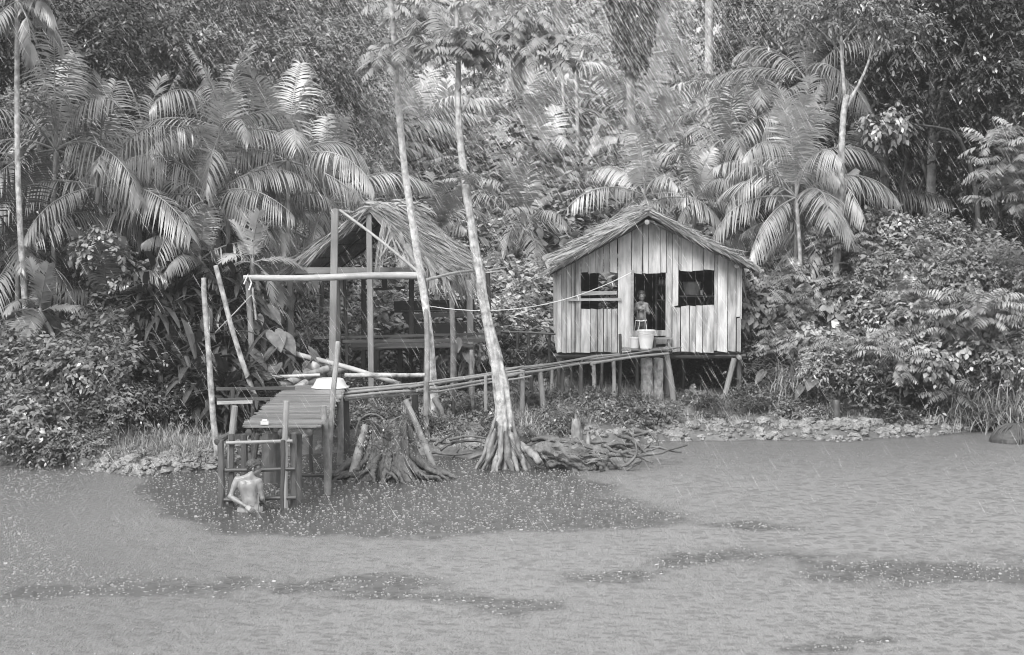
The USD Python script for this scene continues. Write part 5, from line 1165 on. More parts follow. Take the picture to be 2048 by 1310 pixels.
# ================================================================== shore: mud clods, stumps, roots, branches
def clods(n, fx, seed, smin, smax):
    q = np.random.default_rng(seed); out = []
    base = trimesh.creation.icosphere(2); bv, bf = np.array(base.vertices), np.array(base.faces)
    for i in range(n):
        x, y = fx(q); s = q.uniform(smin, smax) * (1 if q.random() < .8 else 1.6)
        v = bv * (1 + 1.1 * (meshkit.fbm(bv * 1.5 + i * 3.1, 4, 3)[:, None] - .5) + .5 * (meshkit.fbm(bv * 5 + i, 2, 5)[:, None] - .5)) * s * [q.uniform(.8, 1.5), q.uniform(.7, 1.3), q.uniform(.5, 1.0)]
        out.append((rotz((v, bf), q.uniform(0, 6))[0] + [x, y, float(ground(x, y)) + s * .1], bf))
    return cat_(out)
def along(xa, xb, a, b):
    def f(q):
        x = q.uniform(xa, xb); return x, float(shore(x)) + q.uniform(a, b) ** 1.0
    return f
solo("mud_clods", cat_([clods(420, along(-7.5, -4.6, -.05, .75), 1, .015, .075), clods(620, along(2.2, 10.2, -.05, .8), 2, .015, .075), clods(40, along(-4.6, -2.5, 0, .6), 3, .03, .1), clods(60, along(-2.4, 2.2, .1, .8), 4, .03, .09)]), "clod", False, "pale crumbling mud clods along the waterline", "mud", kind="stuff")
# big rotten stump beside the jetty
sc_ = P(782, 955, 33.9) * [1, 1, 0]
stump = thing_at("stump", "big rotten root-splayed stump at the waterline right of the jetty", "stump", sc_)
a = np.linspace(0, 2 * PI, 72, endpoint=False); zz = np.linspace(0, 1, 22)
A_, Z_ = np.meshgrid(a, zz)
rad = (.30 + .50 * (1 - Z_) ** 2.4) * (1 + .20 * np.sin(A_ * 5 + 1) * (1 - .4 * Z_) + .12 * np.sin(A_ * 11 + Z_ * 3) + .25 * (meshkit.fbm(np.stack([np.cos(A_) * 1.5, np.sin(A_) * 1.5, Z_ * 2.2], -1), 4, 8) - .5) + .35 * (meshkit.fbm(np.stack([np.cos(A_) * 5, np.sin(A_) * 5, Z_ * 3], -1), 3, 9) - .5))
top = .74 + .38 * (meshkit.fbm(np.stack([np.cos(A_) * 2, np.sin(A_) * 2, A_ * 0], -1), 3, 12) - .4) + .1 * np.sin(A_ * 2 + 2)
V = np.stack([sc_[0] + rad * np.cos(A_) * 1.05, sc_[1] + rad * np.sin(A_) * .8, -.15 + Z_ * (top + .15)], -1).reshape(-1, 3)
i, j = np.meshgrid(np.arange(21), np.arange(72), indexing="ij"); q4 = np.stack([i * 72 + j, i * 72 + (j + 1) % 72, (i + 1) * 72 + (j + 1) % 72, (i + 1) * 72 + j], -1).reshape(-1, 4)
cv = np.vstack([V, [sc_ + [0, 0, .35]]]); e = np.arange(72); cf = np.stack([np.full(72, len(V)), 21 * 72 + e, 21 * 72 + (e + 1) % 72], 1)
part(stump, "trunk_base", (cv, np.vstack([q4[:, [0, 1, 2]], q4[:, [0, 2, 3]], cf])), "stump_wood", 50)
q = np.random.default_rng(19)
for k in range(34):
    aa = q.uniform(PI * .92, PI * 2.08) if k > 2 else (PI * 1.02, PI * 1.95, PI * 1.5)[k]
    ln = q.uniform(.30, .62) if k > 2 else (.75, .72, .5)[k]; h = q.uniform(.15, .55); wd = q.normal(0, .25)
    d0 = np.array([math.cos(aa), math.sin(aa) * .75, 0]); d1 = np.array([math.cos(aa + wd), math.sin(aa + wd) * .75, 0])
    pp = np.array([sc_ + d0 * .28 + [0, 0, h], sc_ + d0 * .45 + [0, 0, h * .55], sc_ + d0 * .55 + d1 * ln * .4 + [0, 0, .10], sc_ + d0 * .55 + d1 * ln * .8 + [0, 0, .03], sc_ + d0 * .55 + d1 * ln + [0, 0, -.08]]) + q.normal(0, .02, (5, 3))
    part(stump, "root", tube(resample(pp, 30) + q.normal(0, .006, (30, 3)), np.interp(np.linspace(0, 1, 30), [0, .35, 1], [.065, .055, .012]) * q.uniform(.4, 1.2), 12, rough=.6, seed=k, freq=15), "stump_wood", True)
for k in range(26):
    s0 = sc_ + [q.uniform(-.35, .3), q.uniform(-.25, .2), q.uniform(.45, .8)]; e0 = s0 + [q.normal(0, .25), q.normal(-.05, .1), q.uniform(-.1, .22)]
    part(stump, "twig", tube(limb_pts(s0, e0, 8, .5, k), np.linspace(.022, .005, 8) * q.uniform(.5, 1.3), 5, rough=.3), "root_wood", True)
part(stump, "arched_root", tube(resample([P(712, 875, 34.4), P(722, 838, 34.3), P(745, 828, 34.2), P(765, 836, 34.1)], 14), np.linspace(.022, .014, 14), 6), "root_wood", True)
part(stump, "arched_root", tube(resample([P(770, 858, 34.1), P(790, 838, 34.2), P(805, 832, 34.2)], 12), np.linspace(.018, .012, 12), 6), "root_wood", True)
part(stump, "side_root", tube(resample([P(748, 905, 33.9), P(700, 925, 33.8), P(672, 948, 33.7)], 14), np.linspace(.09, .04, 14), 8, rough=.25, seed=4), "stump_wood", True)
part(stump, "moss", crown(q, [(sc_[0] - .1, sc_[1] - .15, .62, .32), (sc_[0] + .2, sc_[1] - .15, .5, .26), (sc_[0] - .2, sc_[1] - .2, .4, .25), (sc_[0], sc_[1], .82, .25)], 150, k=5, leaf=.045, aspect=.6, droop=.8), "leaf_mid", kind="stuff")
# overturned stump with its tangle of roots
oc = P(1190, 935, 34.9) * [1, 1, 0]
ov = thing_at("uprooted_stump", "dark overturned stump with a wide tangle of bare roots in the shallows", "stump", oc)
body = resample([P(1065, 905, 35.3), P(1110, 905, 35.0), P(1170, 915, 34.8), P(1215, 920, 34.8)], 18)
part(ov, "body", tube(resample(body, 40), np.interp(np.linspace(0, 1, 40), [0, .3, .65, 1], [.10, .21, .25, .13]), 36, rough=.7, seed=3, freq=9), "root_wood", 60)
bq = np.random.default_rng(66)
for k in range(34):
    tt = np.sort(bq.uniform(0, 1, 2)); tt = np.linspace(tt[0], min(1, tt[1] + .25), 16); an = bq.uniform(PI * .9, PI * 2.1) + np.cumsum(bq.normal(0, .09, 16))
    bp = np.stack([np.interp(tt, np.linspace(0, 1, 18), body[:, q_]) for q_ in range(3)], 1); br = np.interp(tt, [0, .3, .65, 1], [.10, .21, .25, .13]) * 1.0
    part(ov, "root", tube(bp + np.c_[np.zeros(16), np.cos(an) * br, -np.sin(an) * br], np.linspace(.028, .012, 16) * bq.uniform(.5, 1.3), 7, rough=.5, seed=k, freq=14), "root_wood", True)
part(ov, "snapped_trunk", tube(resample([P(1158, 905, 35.1), P(1155, 875, 35.1), P(1153, 855, 35.1), P(1151, 838, 35.12)], 12), np.interp(np.linspace(0, 1, 12), [0, .5, .85, 1], [.13, .095, .08, .05]), 18, rough=.6, seed=8, freq=12), "bark_mid", True)
for k in range(6):
    sx = P(1152 + k * 2.2 - 5, 846 + (k * 7) % 13, 35.08); part(ov, "splinter", tube(np.array([sx - [0, 0, .12], sx, sx + [.01 * (k - 3), 0, .10 + .04 * ((k * 5) % 4)]]), [.03, .022, .004], 5), "bark_mid")
part(ov, "snag", tube(resample([P(1170, 900, 35.15), P(1176, 875, 35.2), P(1174, 862, 35.2)], 8), np.linspace(.08, .01, 8), 9, rough=.4), "bark_mid", True)
R_ = [[(1050, 895), (1095, 880), (1130, 890), (1165, 893)], [(1055, 905), (1085, 902), (1110, 895), (1140, 885)], [(1060, 880), (1075, 876), (1100, 880), (1140, 895)], [(1195, 925), (1225, 940), (1237, 950)], [(1190, 915), (1235, 925), (1250, 940)], [(1215, 935), (1275, 905), (1270, 880)],
      [(1200, 905), (1260, 915), (1305, 912), (1345, 905), (1372, 898)], [(1240, 905), (1280, 912), (1306, 928)], [(1245, 895), (1270, 870), (1290, 866), (1305, 885)], [(1205, 895), (1245, 885), (1300, 888), (1340, 893), (1368, 900)], [(1255, 890), (1290, 900), (1310, 880)], [(1220, 900), (1262, 880), (1255, 870)], [(1210, 890), (1235, 905), (1280, 907)], [(1262, 930), (1280, 920), (1250, 945)], [(1230, 880), (1265, 900), (1330, 890)], [(1270, 862), (1300, 868), (1315, 890)], [(1235, 868), (1260, 878), (1300, 905)], [(1100, 930), (1120, 925), (1135, 935)], [(1185, 932), (1190, 945), (1188, 950)], [(1200, 935), (1203, 948), (1200, 953)], [(1160, 888), (1205, 882), (1230, 895)], [(1205, 915), (1230, 908), (1265, 925)]]
for k, pl in enumerate(R_):
    Yk = 34.7 + (945 - max(b for a, b in pl)) / 60 * 1.0
    pt = resample([P(a, b, Yk + q.uniform(-.08, .08)) for a, b in pl], 14)
    pt = resample(pt + np.cumsum(q.normal(0, .010, (14, 3)), 0), 26)
    part(ov, "root", tube(pt, np.linspace(q.uniform(.028, .055), q.uniform(.010, .022), 26), 9, rough=.55, seed=k, freq=14), "root_wood", True)
# driftwood left of the tree, branches and stubs along the right shore
DR = [("driftwood", "tangled dark driftwood between the leaning tree and the shore tree", [[(862, 880), (900, 885), (950, 882), (985, 890)], [(865, 905), (910, 908), (945, 905)], [(870, 890), (890, 875), (905, 870)], [(880, 900), (900, 888), (925, 880), (965, 878)], [(890, 925), (910, 910), (920, 900)], [(900, 880), (940, 872), (980, 876)], [(930, 920), (970, 905), (990, 900)]], 36.2, .03, "root_wood"),
      ("fallen_branch", "long dark branch lying on the mud at the far right", [[(1860, 850), (1910, 848), (1960, 852), (2000, 862)], [(1900, 845), (1950, 840), (1990, 838)], [(1960, 850), (1990, 845), (2020, 850)]], 40.4, .035, "bark_dark"),
      ("rotten_branch", "short rotten branch on the shore right of the house", [[(1478, 855), (1510, 850), (1545, 858)], [(1500, 852), (1525, 840)]], 40.2, .03, "bark_dark")]
for nm, lab, pls, Y, r0, m in DR:
    b0 = P(*pls[0][0], Y); tt = thing_at(nm, lab, "driftwood", (b0[0], b0[1], float(ground(b0[0], b0[1]))))
    for k, pl in enumerate(pls):
        pt = resample([P(a, b, Y + q.uniform(-.1, .1)) for a, b in pl], 12)
        part(tt, "branch", tube(pt + np.cumsum(q.normal(0, .005, (12, 3)), 0), np.linspace(r0, r0 * .5, 12), 7, rough=.25, seed=k), m, True)
for k, (a, b, c, d, Y, r0, lab, m) in enumerate([(1668, 885, 1672, 800, 39.6, .10, "rotten hollow stub standing in the shallows on the right", "wood_wet"), (1585, 880, 1580, 838, 40.0, .03, "short stake in the mud left of the rotten stub", "wood_dark"), (1625, 883, 1622, 830, 39.9, .045, "dark snag next to the rotten stub", "wood_dark"), (1522, 885, 1526, 872, 39.3, .015, "tiny twig poking from the water right of the house", "wood_dark"), (1850, 872, 1862, 830, 40.2, .03, "leaning stake at the waterline below the dark bushes", "bark_mid")]):
    solo("snag", tube(resample([P(a, b, Y) - [0, 0, .2], P((a + c) / 2 + 2, (b + d) / 2, Y), P(c, d, Y)], 9), np.linspace(r0, r0 * .7, 9), 9, rough=.3, seed=k), m, True, lab, "snag")
for k, (pl, Y, r0, lab) in enumerate([([(1666, 870), (1660, 800), (1675, 740), (1690, 690)], 40.6, .035, "slim crooked stem with small roots, left of three on the right bank"), ([(1740, 850), (1742, 790), (1745, 720)], 40.6, .025, "slim upright stem in the middle of the right bank"), ([(1802, 845), (1800, 790), (1810, 740)], 40.6, .03, "short stem under the dark bushes of the right bank"), ([(1925, 868), (1932, 830), (1900, 790)], 40.3, .02, "thin bent stem near the fallen branch at right")]):
    p = resample([P(a, b, Y) for a, b in pl], 12); p[0, 2] = float(ground(p[0, 0], p[0, 1])) - .1
    sp = thing_at("sapling", lab, "sapling", p[0])
    part(sp, "stem", tube(p, np.linspace(r0, r0 * .5, 12), 7, rough=.15, seed=k), "bark_mid", True)
    for z in range(4):
        part(sp, "root", tube(limb_pts(p[1], p[0] + [q.normal(0, .15), q.normal(-.05, .1), -.02], 5, .2, z), np.linspace(r0 * .7, r0 * .3, 5), 5), "bark_mid", True)
    part(sp, "foliage", feathers(q, [(*p[-1], .3)], 24, L=.4, pairs=8, lw=.03), "leaf_mid")
# the dark hummock at the right edge of the water
hc = P(2035, 885, 38.6) * [1, 1, 0]
mnd = trimesh.creation.icosphere(4); v = np.array(mnd.vertices); v = v * (1 + .25 * (meshkit.fbm(v * 2.2, 4, 5)[:, None] - .5)) * [.50, .45, .32] + hc + [0, 0, .02]
hm = thing_at("hummock", "dark rounded root hummock rising from the water at the right edge", "hummock", hc)
part(hm, "mound", (v, np.array(mnd.faces)), "bark_dark", True)
for k in range(16):
    aa = q.uniform(PI * .9, PI * 2.1); d0 = np.array([math.cos(aa) * .5, math.sin(aa) * .45, 0])
    part(hm, "root", tube(resample([hc + [0, 0, .33] + d0 * .2, hc + d0 * .75 + [0, 0, .24], hc + d0 * 1.04 + [0, 0, -.05]], 9), np.linspace(.03, .02, 9), 6, rough=.2, seed=k), "bark_dark", True)
# ================================================================== people
def sph(c, r, n=18): return m3.Manifold.sphere(r, n).translate([float(x) for x in c])
def bone(a, b, ra, rb, n=16): return m3.Manifold.batch_hull([sph(a, ra, n), sph(b, rb, n)])
def hull(*cr, n=18): return m3.Manifold.batch_hull([sph(c, r, n) for c, r in cr])
def fuse(ms, size=.012, it=14):
    u = m3.Manifold.batch_boolean(ms, m3.OpType.Add)
    me = u.to_mesh(); t = trimesh.Trimesh(np.array(me.vert_properties[:, :3]), np.array(me.tri_verts), process=True)
    t = t.subdivide_to_size(size, max_iter=8) if size else t
    t.merge_vertices()
    trimesh.smoothing.filter_taubin(t, lamb=.5, nu=.52, iterations=it)
    return t
def frame_(yaw, pitch=0.0, roll=0.0):
    """local axes: x right of the face, y where the face looks, z up"""
    cy, sy = math.cos(yaw), math.sin(yaw)
    R = np.array([[cy, -sy, 0], [sy, cy, 0], [0, 0, 1.0]])
    cp, sp = math.cos(pitch), math.sin(pitch)
    cr, sr = math.cos(roll), math.sin(roll)
    return R @ np.array([[1, 0, 0], [0, cp, -sp], [0, sp, cp]]) @ np.array([[cr, 0, sr], [0, 1, 0], [-sr, 0, cr]])
def head(c, R, s):
    f = lambda *p: np.asarray(c) + R @ (np.array(p) * s)
    m = [hull((f(0, -.022, .028), .078 * s), (f(0, .022, .030), .070 * s), (f(0, .04, -.01), .052 * s)),
         hull((f(0, .062, -.080), .024 * s), (f(.036, .012, -.058), .030 * s), (f(-.036, .012, -.058), .030 * s), (f(0, .05, -.02), .05 * s)),
         hull((f(0, .100, -.022), .011 * s), (f(0, .088, .012), .008 * s), (f(.012, .086, -.026), .009 * s), (f(-.012, .086, -.026), .009 * s)),
         hull((f(.015, .082, -.051), .007 * s), (f(-.015, .082, -.051), .007 * s), (f(0, .088, -.049), .008 * s)),
         hull((f(.034, .073, .022), .011 * s), (f(0, .085, .022), .010 * s), (f(-.034, .073, .022), .011 * s))]
    for k in (-1, 1):
        m.append(hull((f(.079 * k, -.010, .012), .012 * s), (f(.083 * k, -.018, -.002), .012 * s), (f(.078 * k, -.008, -.022), .009 * s)))
    hair = m3.Manifold.batch_boolean([hull((f(0, -.026, .034), .082 * s), (f(0, .018, .040), .073 * s), (f(0, -.045, -.01), .055 * s)),
        m3.Manifold.batch_hull([sph(f(0, .22, -.12), .13 * s), sph(f(0, .12, -.06), .075 * s), sph(f(0, .13, .012), .045 * s)]),
        ], m3.OpType.Subtract)
    eyes = [sph(f(.030 * k, .076, .004), .0095 * s, 12) for k in (-1, 1)]
    return m, hair, eyes
def hand(w, d, up, s, curl=.5, thumb_side=1):
    """palm and five fingers from the wrist w along d; up: back of the hand"""
    d = unit(d); up = unit(up - d * (np.asarray(up) @ d)); sd = np.cross(d, up) * thumb_side
    g = lambda a, b, c: np.asarray(w) + (d * a + sd * b + up * c) * s
    m = [hull((g(.0, 0, 0), .020 * s), (g(.03, .026, 0), .015 * s), (g(.03, -.026, 0), .014 * s), (g(.085, .03, 0), .012 * s), (g(.085, -.03, 0), .011 * s), n=12)]
    for b, L in ((.031, .072), (.011, .08), (-.010, .074), (-.030, .058)):
        p0 = g(.085, b, 0); a = 0; r = .0095 * s
        for q, seg in enumerate((.42, .33, .25)):
            a += curl * (.55, .8, .6)[q]
            p1 = p0 + (d * math.cos(a) - up * math.sin(a)) * L * seg * s
            m.append(bone(p0, p1, r, r * .92, 10)); p0, r = p1, r * .92
    t0, t1, t2 = g(.02, .03, -.005), g(.055, .06, -.015), g(.088, .062, -.03)
    m += [bone(t0, t1, .014 * s, .011 * s, 10), bone(t1, t2, .011 * s, .009 * s, 10)]
    return m

def organic(caps, k, edge):
    """one continuous skin over tapered capsules (a, b, ra, rb), blended softly"""
    A = np.array([c[0] for c in caps]); Bv = np.array([c[1] for c in caps]); ra = np.array([c[2] for c in caps]); rb = np.array([c[3] for c in caps])
    D = Bv - A; dd = (D * D).sum(1) + 1e-9
    lo = np.minimum(A - ra[:, None], Bv - rb[:, None]).min(0) - .03; hi = np.maximum(A + ra[:, None], Bv + rb[:, None]).max(0) + .03
    st = edge * .75; nx = np.ceil((hi - lo) / st).astype(int) + 1
    gx = np.stack(np.meshgrid(*[lo[q] + st * np.arange(nx[q]) for q in range(3)], indexing="ij"), -1).reshape(-1, 3)
    acc = np.zeros(len(gx)); 
    for q in range(len(caps)):
        t = np.clip(((gx - A[q]) @ D[q]) / dd[q], 0, 1)
        dist = np.linalg.norm(gx - A[q] - t[:, None] * D[q], axis=1) - (ra[q] + (rb[q] - ra[q]) * t)
        acc += np.exp(np.clip(-dist / k, -60, 60))
    G = (k * np.log(acc + 1e-30)).reshape(nx)
    def f(x, y, z):
        u = ((x - lo[0]) / st, (y - lo[1]) / st, (z - lo[2]) / st)
        i = [min(max(int(c), 0), nx[q] - 2) for q, c in enumerate(u)]; a, b, c = (min(max(u[q] - i[q], 0.0), 1.0) for q in range(3))
        g = G[i[0]:i[0] + 2, i[1]:i[1] + 2, i[2]:i[2] + 2]
        g = g[0] * (1 - a) + g[1] * a; g = g[0] * (1 - b) + g[1] * b
        return float(g[0] * (1 - c) + g[1] * c)
    return m3.Manifold.level_set(f, [*map(float, lo), *map(float, hi)], edge)
# the bather, seen from behind, waist deep beside the ladder
YB_ = 30.22
def B(px, py, dy=0.0):
    p = P(px, py, YB_); p[1] += dy * 1.0; return p
hipL, hipR = B(488, 1024, .02), B(511, 1024, .03)
wst = B(499, 1002, .03); chest = B(495, 974, .05); shL, shR = B(473, 961, .05), B(517, 964, .06)
nk = B(498, 952, .06); hd = B(506, 938, .10)
elL, wrL = B(461, 993, -.02), B(494, 1010, -.13)
elR, wrR = B(523, 998, .06), B(520, 1010, .28)
V3 = lambda *a: np.array(a, float)
caps = [(hipL, hipR, .092, .092), (hipL + V3(.02, 0, .02), wst + V3(-.035, 0, 0), .085, .072), (hipR + V3(-.02, 0, .02), wst + V3(.035, 0, 0), .085, .072),
        (wst + V3(-.04, 0, 0), chest + V3(-.058, 0, 0), .070, .082), (wst + V3(.04, 0, 0), chest + V3(.058, 0, 0), .070, .082),
        (chest + V3(-.06, 0, .0), shL + V3(.045, 0, -.02), .082, .055), (chest + V3(.06, 0, 0), shR + V3(-.045, 0, -.02), .082, .055),
        (nk + V3(0, 0, -.01), shL + V3(.02, 0, .0), .042, .042), (nk + V3(0, 0, -.01), shR + V3(-.02, 0, .0), .042, .042), (nk + V3(0, 0, -.08), chest, .06, .07),
        (chest + V3(-.055, -.036, .035), chest + V3(-.072, -.034, -.045), .044, .036), (chest + V3(.055, -.036, .035), chest + V3(.072, -.034, -.045), .044, .036),
        (nk + V3(0, 0, -.03), hd + V3(-.012, -.015, -.045), .047, .044),
        (shL, shL + (elL - shL) * .35, .050, .043), (shL + (elL - shL) * .3, elL, .042, .032), (elL, elL + (wrL - elL) * .35, .034, .035), (elL + (wrL - elL) * .35, wrL, .034, .022),
        (shR, shR + (elR - shR) * .35, .050, .043), (shR + (elR - shR) * .3, elR, .042, .032), (elR, elR + (wrR - elR) * .35, .034, .035), (elR + (wrR - elR) * .35, wrR, .034, .022),
        (hipL, hipL + V3(-.02, .02, -.45), .09, .06), (hipR, hipR + V3(.02, .02, -.45), .09, .06), (hipL + V3(-.02, .02, -.45), hipL + V3(-.02, -.02, -.85), .058, .04), (hipR + V3(.02, .02, -.45), hipR + V3(.02, -.02, -.85), .058, .04)]
ms = [organic(caps, .011, .016)]
ms += hand(wrL, wrL - elL + np.array([.02, -.01, -.02]), np.array([0, -1.0, .4]), .95, .5, -1) + hand(wrR, wrR - elR, np.array([0, 0, 1.0]), .9, .4, -1)
Rh = frame_(-PI / 2 + .15, -.10, .12)
hm_, hair_, eyes_ = head(hd + [0, 0, .005], Rh, 1.08)
man = thing_at("person", "bare-backed bather standing hip deep at the jetty ladder, head turned right", "person", (wst[0], wst[1], -.85))
part(man, "body", fuse(ms + hm_, .011, 10), "skin_light", True)
def tousle(t, a, f):
    v = np.array(t.vertices); c = v.mean(0); t.vertices = v + unit(v - c) * ((meshkit.fbm(v * f, 3, 4) - .45) * a)[:, None]; return t
part(man, "hair", tousle(fuse([hair_], .009, 6), .035, 38), "hair", True)
for e in eyes_: part(man, "eye", fuse([e], 0, 1), "eye", True)
a = np.linspace(0, 2 * PI, 40, endpoint=False); zs = np.linspace(0, 1, 8); A_, Z_ = np.meshgrid(a, zs)
rr = 1 + .05 * np.sin(A_ * 9 + Z_ * 3) + .06 * np.sin(A_ * 5 - Z_ * 5)
mid = (hipL + hipR) / 2
V = np.stack([mid[0] + rr * .178 * np.cos(A_), mid[1] + rr * .115 * np.sin(A_), mid[2] - .14 + Z_ * (.20 + .02 * np.sin(A_ * 2 + 1))], -1).reshape(-1, 3)
i, j = np.meshgrid(np.arange(7), np.arange(40), indexing="ij"); q4 = np.stack([i * 40 + j, i * 40 + (j + 1) % 40, (i + 1) * 40 + (j + 1) % 40, (i + 1) * 40 + j], -1).reshape(-1, 4)
part(man, "shorts", (V, np.vstack([q4[:, [0, 1, 2]], q4[:, [0, 2, 3]]])), "cloth_mid", True, label="wet light shorts at the waterline")
# the child in the doorway, hands clasped at the chest
YC = 42.26
def C(px, py, dy=0.0):
    p = P(px, py, YC); p[1] += dy; return p
hpL, hpR = C(1276, 645), C(1288, 645); ws = C(1282, 634); ch = C(1282, 618); sL, sR = C(1272, 609, .01), C(1293, 609, .01); nk = C(1283, 604, .01); hd = C(1283, 591)
eL, eR = C(1267.5, 625, -.02), C(1297.5, 626, -.02); wL, wR = C(1277, 616, -.13), C(1286, 617, -.13)
fl = FLOOR + .03
kL, kR = np.array([hpL[0] - .01, YC - .01, fl + .33]), np.array([hpR[0] + .01, YC - .01, fl + .33]); aL, aR = np.array([hpL[0] - .01, YC + .02, fl + .05]), np.array([hpR[0] + .01, YC + .02, fl + .05])
caps = [(hpL, hpR, .064, .064), (hpL, ws + V3(-.03, 0, 0), .064, .062), (hpR, ws + V3(.03, 0, 0), .064, .062), (ws + V3(0, -.03, 0), ch + V3(0, -.02, -.05), .066, .06),
        (ws + V3(-.03, 0, 0), ch + V3(-.036, 0, 0), .062, .060), (ws + V3(.03, 0, 0), ch + V3(.036, 0, 0), .062, .060), (ch + V3(-.04, 0, 0), sL + V3(.025, 0, -.01), .06, .04), (ch + V3(.04, 0, 0), sR + V3(-.025, 0, -.01), .06, .04),
        (nk, sL, .03, .034), (nk, sR, .03, .034), (nk + V3(0, 0, -.03), hd + V3(0, 0, -.05), .034, .032),
        (sL, eL, .034, .026), (eL, wL, .027, .018), (sR, eR, .034, .026), (eR, wR, .027, .018), (hpL, kL, .062, .042), (kL, aL, .042, .028), (hpR, kR, .062, .042), (kR, aR, .042, .028),
        (aL + V3(0, 0, -.02), aL + V3(-.01, -.11, -.035), .028, .018), (aR + V3(0, 0, -.02), aR + V3(.01, -.11, -.035), .028, .018)]
ms = [organic(caps, .008, .014)]
ms += hand(wL, np.array([.8, -.1, .25]), np.array([-.2, -1, .2]), .68, .55, 1) + hand(wR, np.array([-.8, -.1, .25]), np.array([.2, -1, .2]), .68, .55, -1)
hm_, hair_, eyes_ = head(hd, frame_(PI + .12, -.02), .93)
kid = thing_at("person", "bare-chested child in dark shorts standing in the doorway, hands at chest", "person", (hpL[0] + .06, YC, FLOOR))
part(kid, "body", fuse(ms + hm_, .010), "skin_dark", True)
part(kid, "hair", tousle(fuse([hair_], .009, 5), .02, 40), "hair", True)
for e in eyes_: part(kid, "eye", fuse([e], 0, 1), "eye", True)
part(kid, "shorts", fuse([hull((hpL + [0, 0, .02], .072), (hpR + [0, 0, .02], .072), (hpL + [-.01, 0, -.05], .075), (hpR + [.01, 0, -.05], .075)), bone(hpL, kL + [0, 0, .10], .074, .066), bone(hpR, kR + [0, 0, .10], .074, .066)], .014, 8), "cloth_dark", True)
for k, (x0, x1) in enumerate(((hpL[0] - .055, hpL[0] - .075), (hpL[0] + .03, hpL[0] + .005), (hpR[0] + .02, hpR[0] + .055))):
    part(kid, "piping", tube(resample([(x0, YC - .085, hpL[2] + .05), ((x0 + x1) / 2, YC - .092, hpL[2] - .05), (x1, YC - .088, hpL[2] - .2)], 8), .006, 6), "cloth_white", True)
part(kid, "drawstring", tube(resample([(hpL[0] - .05, YC - .09, hpL[2] + .05), (hpL[0] + .05, YC - .10, hpL[2] + .035), (hpR[0] + .05, YC - .09, hpL[2] + .055)], 8), .008, 6), "cloth_white", True)

# ================================================================== rain
rr = np.random.default_rng(123)
MAT["rain"] = usdkit.material(stage, "/World/Looks/rain", {"d": ("diffuse_bsdf", {"color": g3(.9)}), "t": ("translucent_bsdf", {"color": g3(.9)}), "m": ("mix_closure", {"fac": .5}), "tr": ("transparent_bsdf", {}), "m2": ("mix_closure", {"fac": RAIN_ALPHA})},
    [("d.BSDF", "m.closure1"), ("t.BSDF", "m.closure2"), ("tr.BSDF", "m2.closure1"), ("m.closure", "m2.closure2")], surface="m2.closure")
n = RAIN_N; n_mist = 105000
y = np.r_[24 + 22 * rr.random(n) ** .8, rr.uniform(46.5, 82, n_mist)]
n += n_mist
x = rr.uniform(-.28, .28, n) * y; z = rr.uniform(.05, 1, n) * (4.7 + y * .105)
p = np.c_[x, y, z]; d = unit(np.c_[rr.normal(.60, .06, n), rr.normal(0, .03, n), -np.ones(n)])
L = rr.uniform(.10, .36, n)[:, None]; w = (RAIN_R * rr.uniform(.7, 1.25, n) * np.where(y > 46, 2.0, 1.0))[:, None]  # strands behind the huts are added thick and wide in place of mist
keep = p[:, 2] - L[:, 0] > .03
keep &= ~((x > .5) & (x < 5.1) & (y > 41.4) & (z < 4.3))
p, d, L, w = p[keep], d[keep], L[keep], w[keep]; n = len(p)
s1 = unit(np.cross(d, [0, 1.0, 0])); s2 = np.cross(d, s1)
rows = [p - d * L * .5] + [p + (s1 * math.cos(k * 2 * PI / 3) + s2 * math.sin(k * 2 * PI / 3)) * w for k in range(3)] + [p + d * L * .5]
V = np.stack(rows, 1).reshape(-1, 3)
F = [[0, 1 + k, 1 + (k + 1) % 3] for k in range(3)] + [[4, 1 + (k + 1) % 3, 1 + k] for k in range(3)]
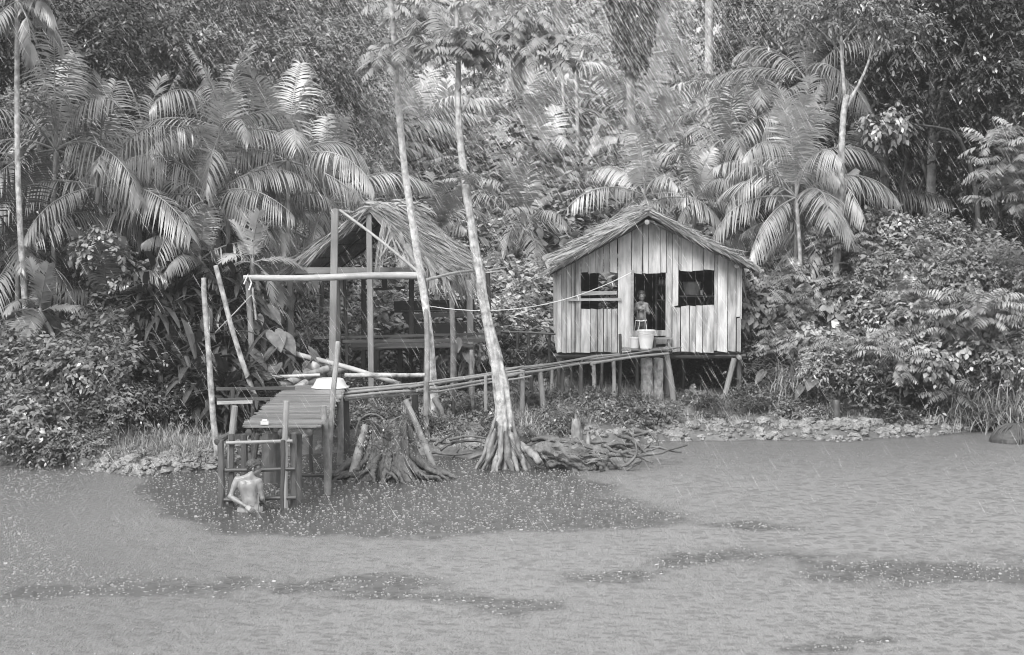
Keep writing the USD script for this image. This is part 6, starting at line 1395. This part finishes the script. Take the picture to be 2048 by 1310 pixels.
solo("rain", (V, (np.arange(n)[:, None, None] * 5 + np.array(F)[None]).reshape(-1, 3)), "rain", label="slanting rain falling over the river and the huts, thickened behind them to imitate mist", cat="rain", kind="stuff")
# splashes: little crowns thrown up where the drops strike
MAT["splash"] = usdkit.material(stage, "/World/Looks/splash", {"p": ("principled_bsdf", {"base_color": g3(.095), "roughness": .3})}, [], surface="p.BSDF")
NS = 46000
y1 = 20.3 + 17 * rr.random(NS) ** .8; x1 = rr.uniform(-.26, .26, NS) * y1
cm = calm_dark_mask(x1, y1); keep = (y1 < shore(x1) - .15) & (rr.random(NS) < np.where(cm > .45, .5, .25))
x1, y1, cm = x1[keep], y1[keep], cm[keep]; n = len(x1); S = 4
r0 = np.where(cm > .5, np.clip(rr.lognormal(-4.95, .42, n), .003, .02), rr.uniform(.003, .006, n)) * np.where(rr.random(n) < .06, 1.6, 1)
a = np.arange(S) * 2 * PI / S + rr.uniform(0, 6, n)[:, None]
hh = r0[:, None] * rr.uniform(.1, .7, (n, S))
lo = np.stack([x1[:, None] + r0[:, None] * np.cos(a), y1[:, None] + r0[:, None] * np.sin(a), np.full((n, S), -.02)], -1)
hi = np.stack([x1[:, None] + r0[:, None] * 1.25 * np.cos(a), y1[:, None] + r0[:, None] * 1.25 * np.sin(a), hh + .006], -1)
ce = np.stack([x1, y1, r0 * .5], -1)[:, None]
V = np.concatenate([lo, hi, ce], 1).reshape(-1, 3)
F = []
for k in range(S):
    j = (k + 1) % S; F += [[k, j, S + j], [k, S + j, S + k], [S + k, S + j, 2 * S]]
solo("splashes", (V, (np.arange(n)[:, None, None] * (2 * S + 1) + np.array(F)[None]).reshape(-1, 3)), "splash", label="rain drops splashing on the river surface", cat="splashes", kind="stuff")
# ------------------------------------------------------------------ rain-laden air
hb = trimesh.creation.box([336, 366, 56.0]); hb.apply_translation([0, 131, 25.5])
MAT["haze"] = usdkit.material(stage, "/World/Looks/haze", {"v": ("principled_volume", {"color": g3(0.93), "density": HAZE_DENSITY, "anisotropy": 0.3})}, [], volume="v.volume")
solo("haze", hb, "haze", label="pale rain mist hanging in front of the forest", cat="mist", kind="stuff")
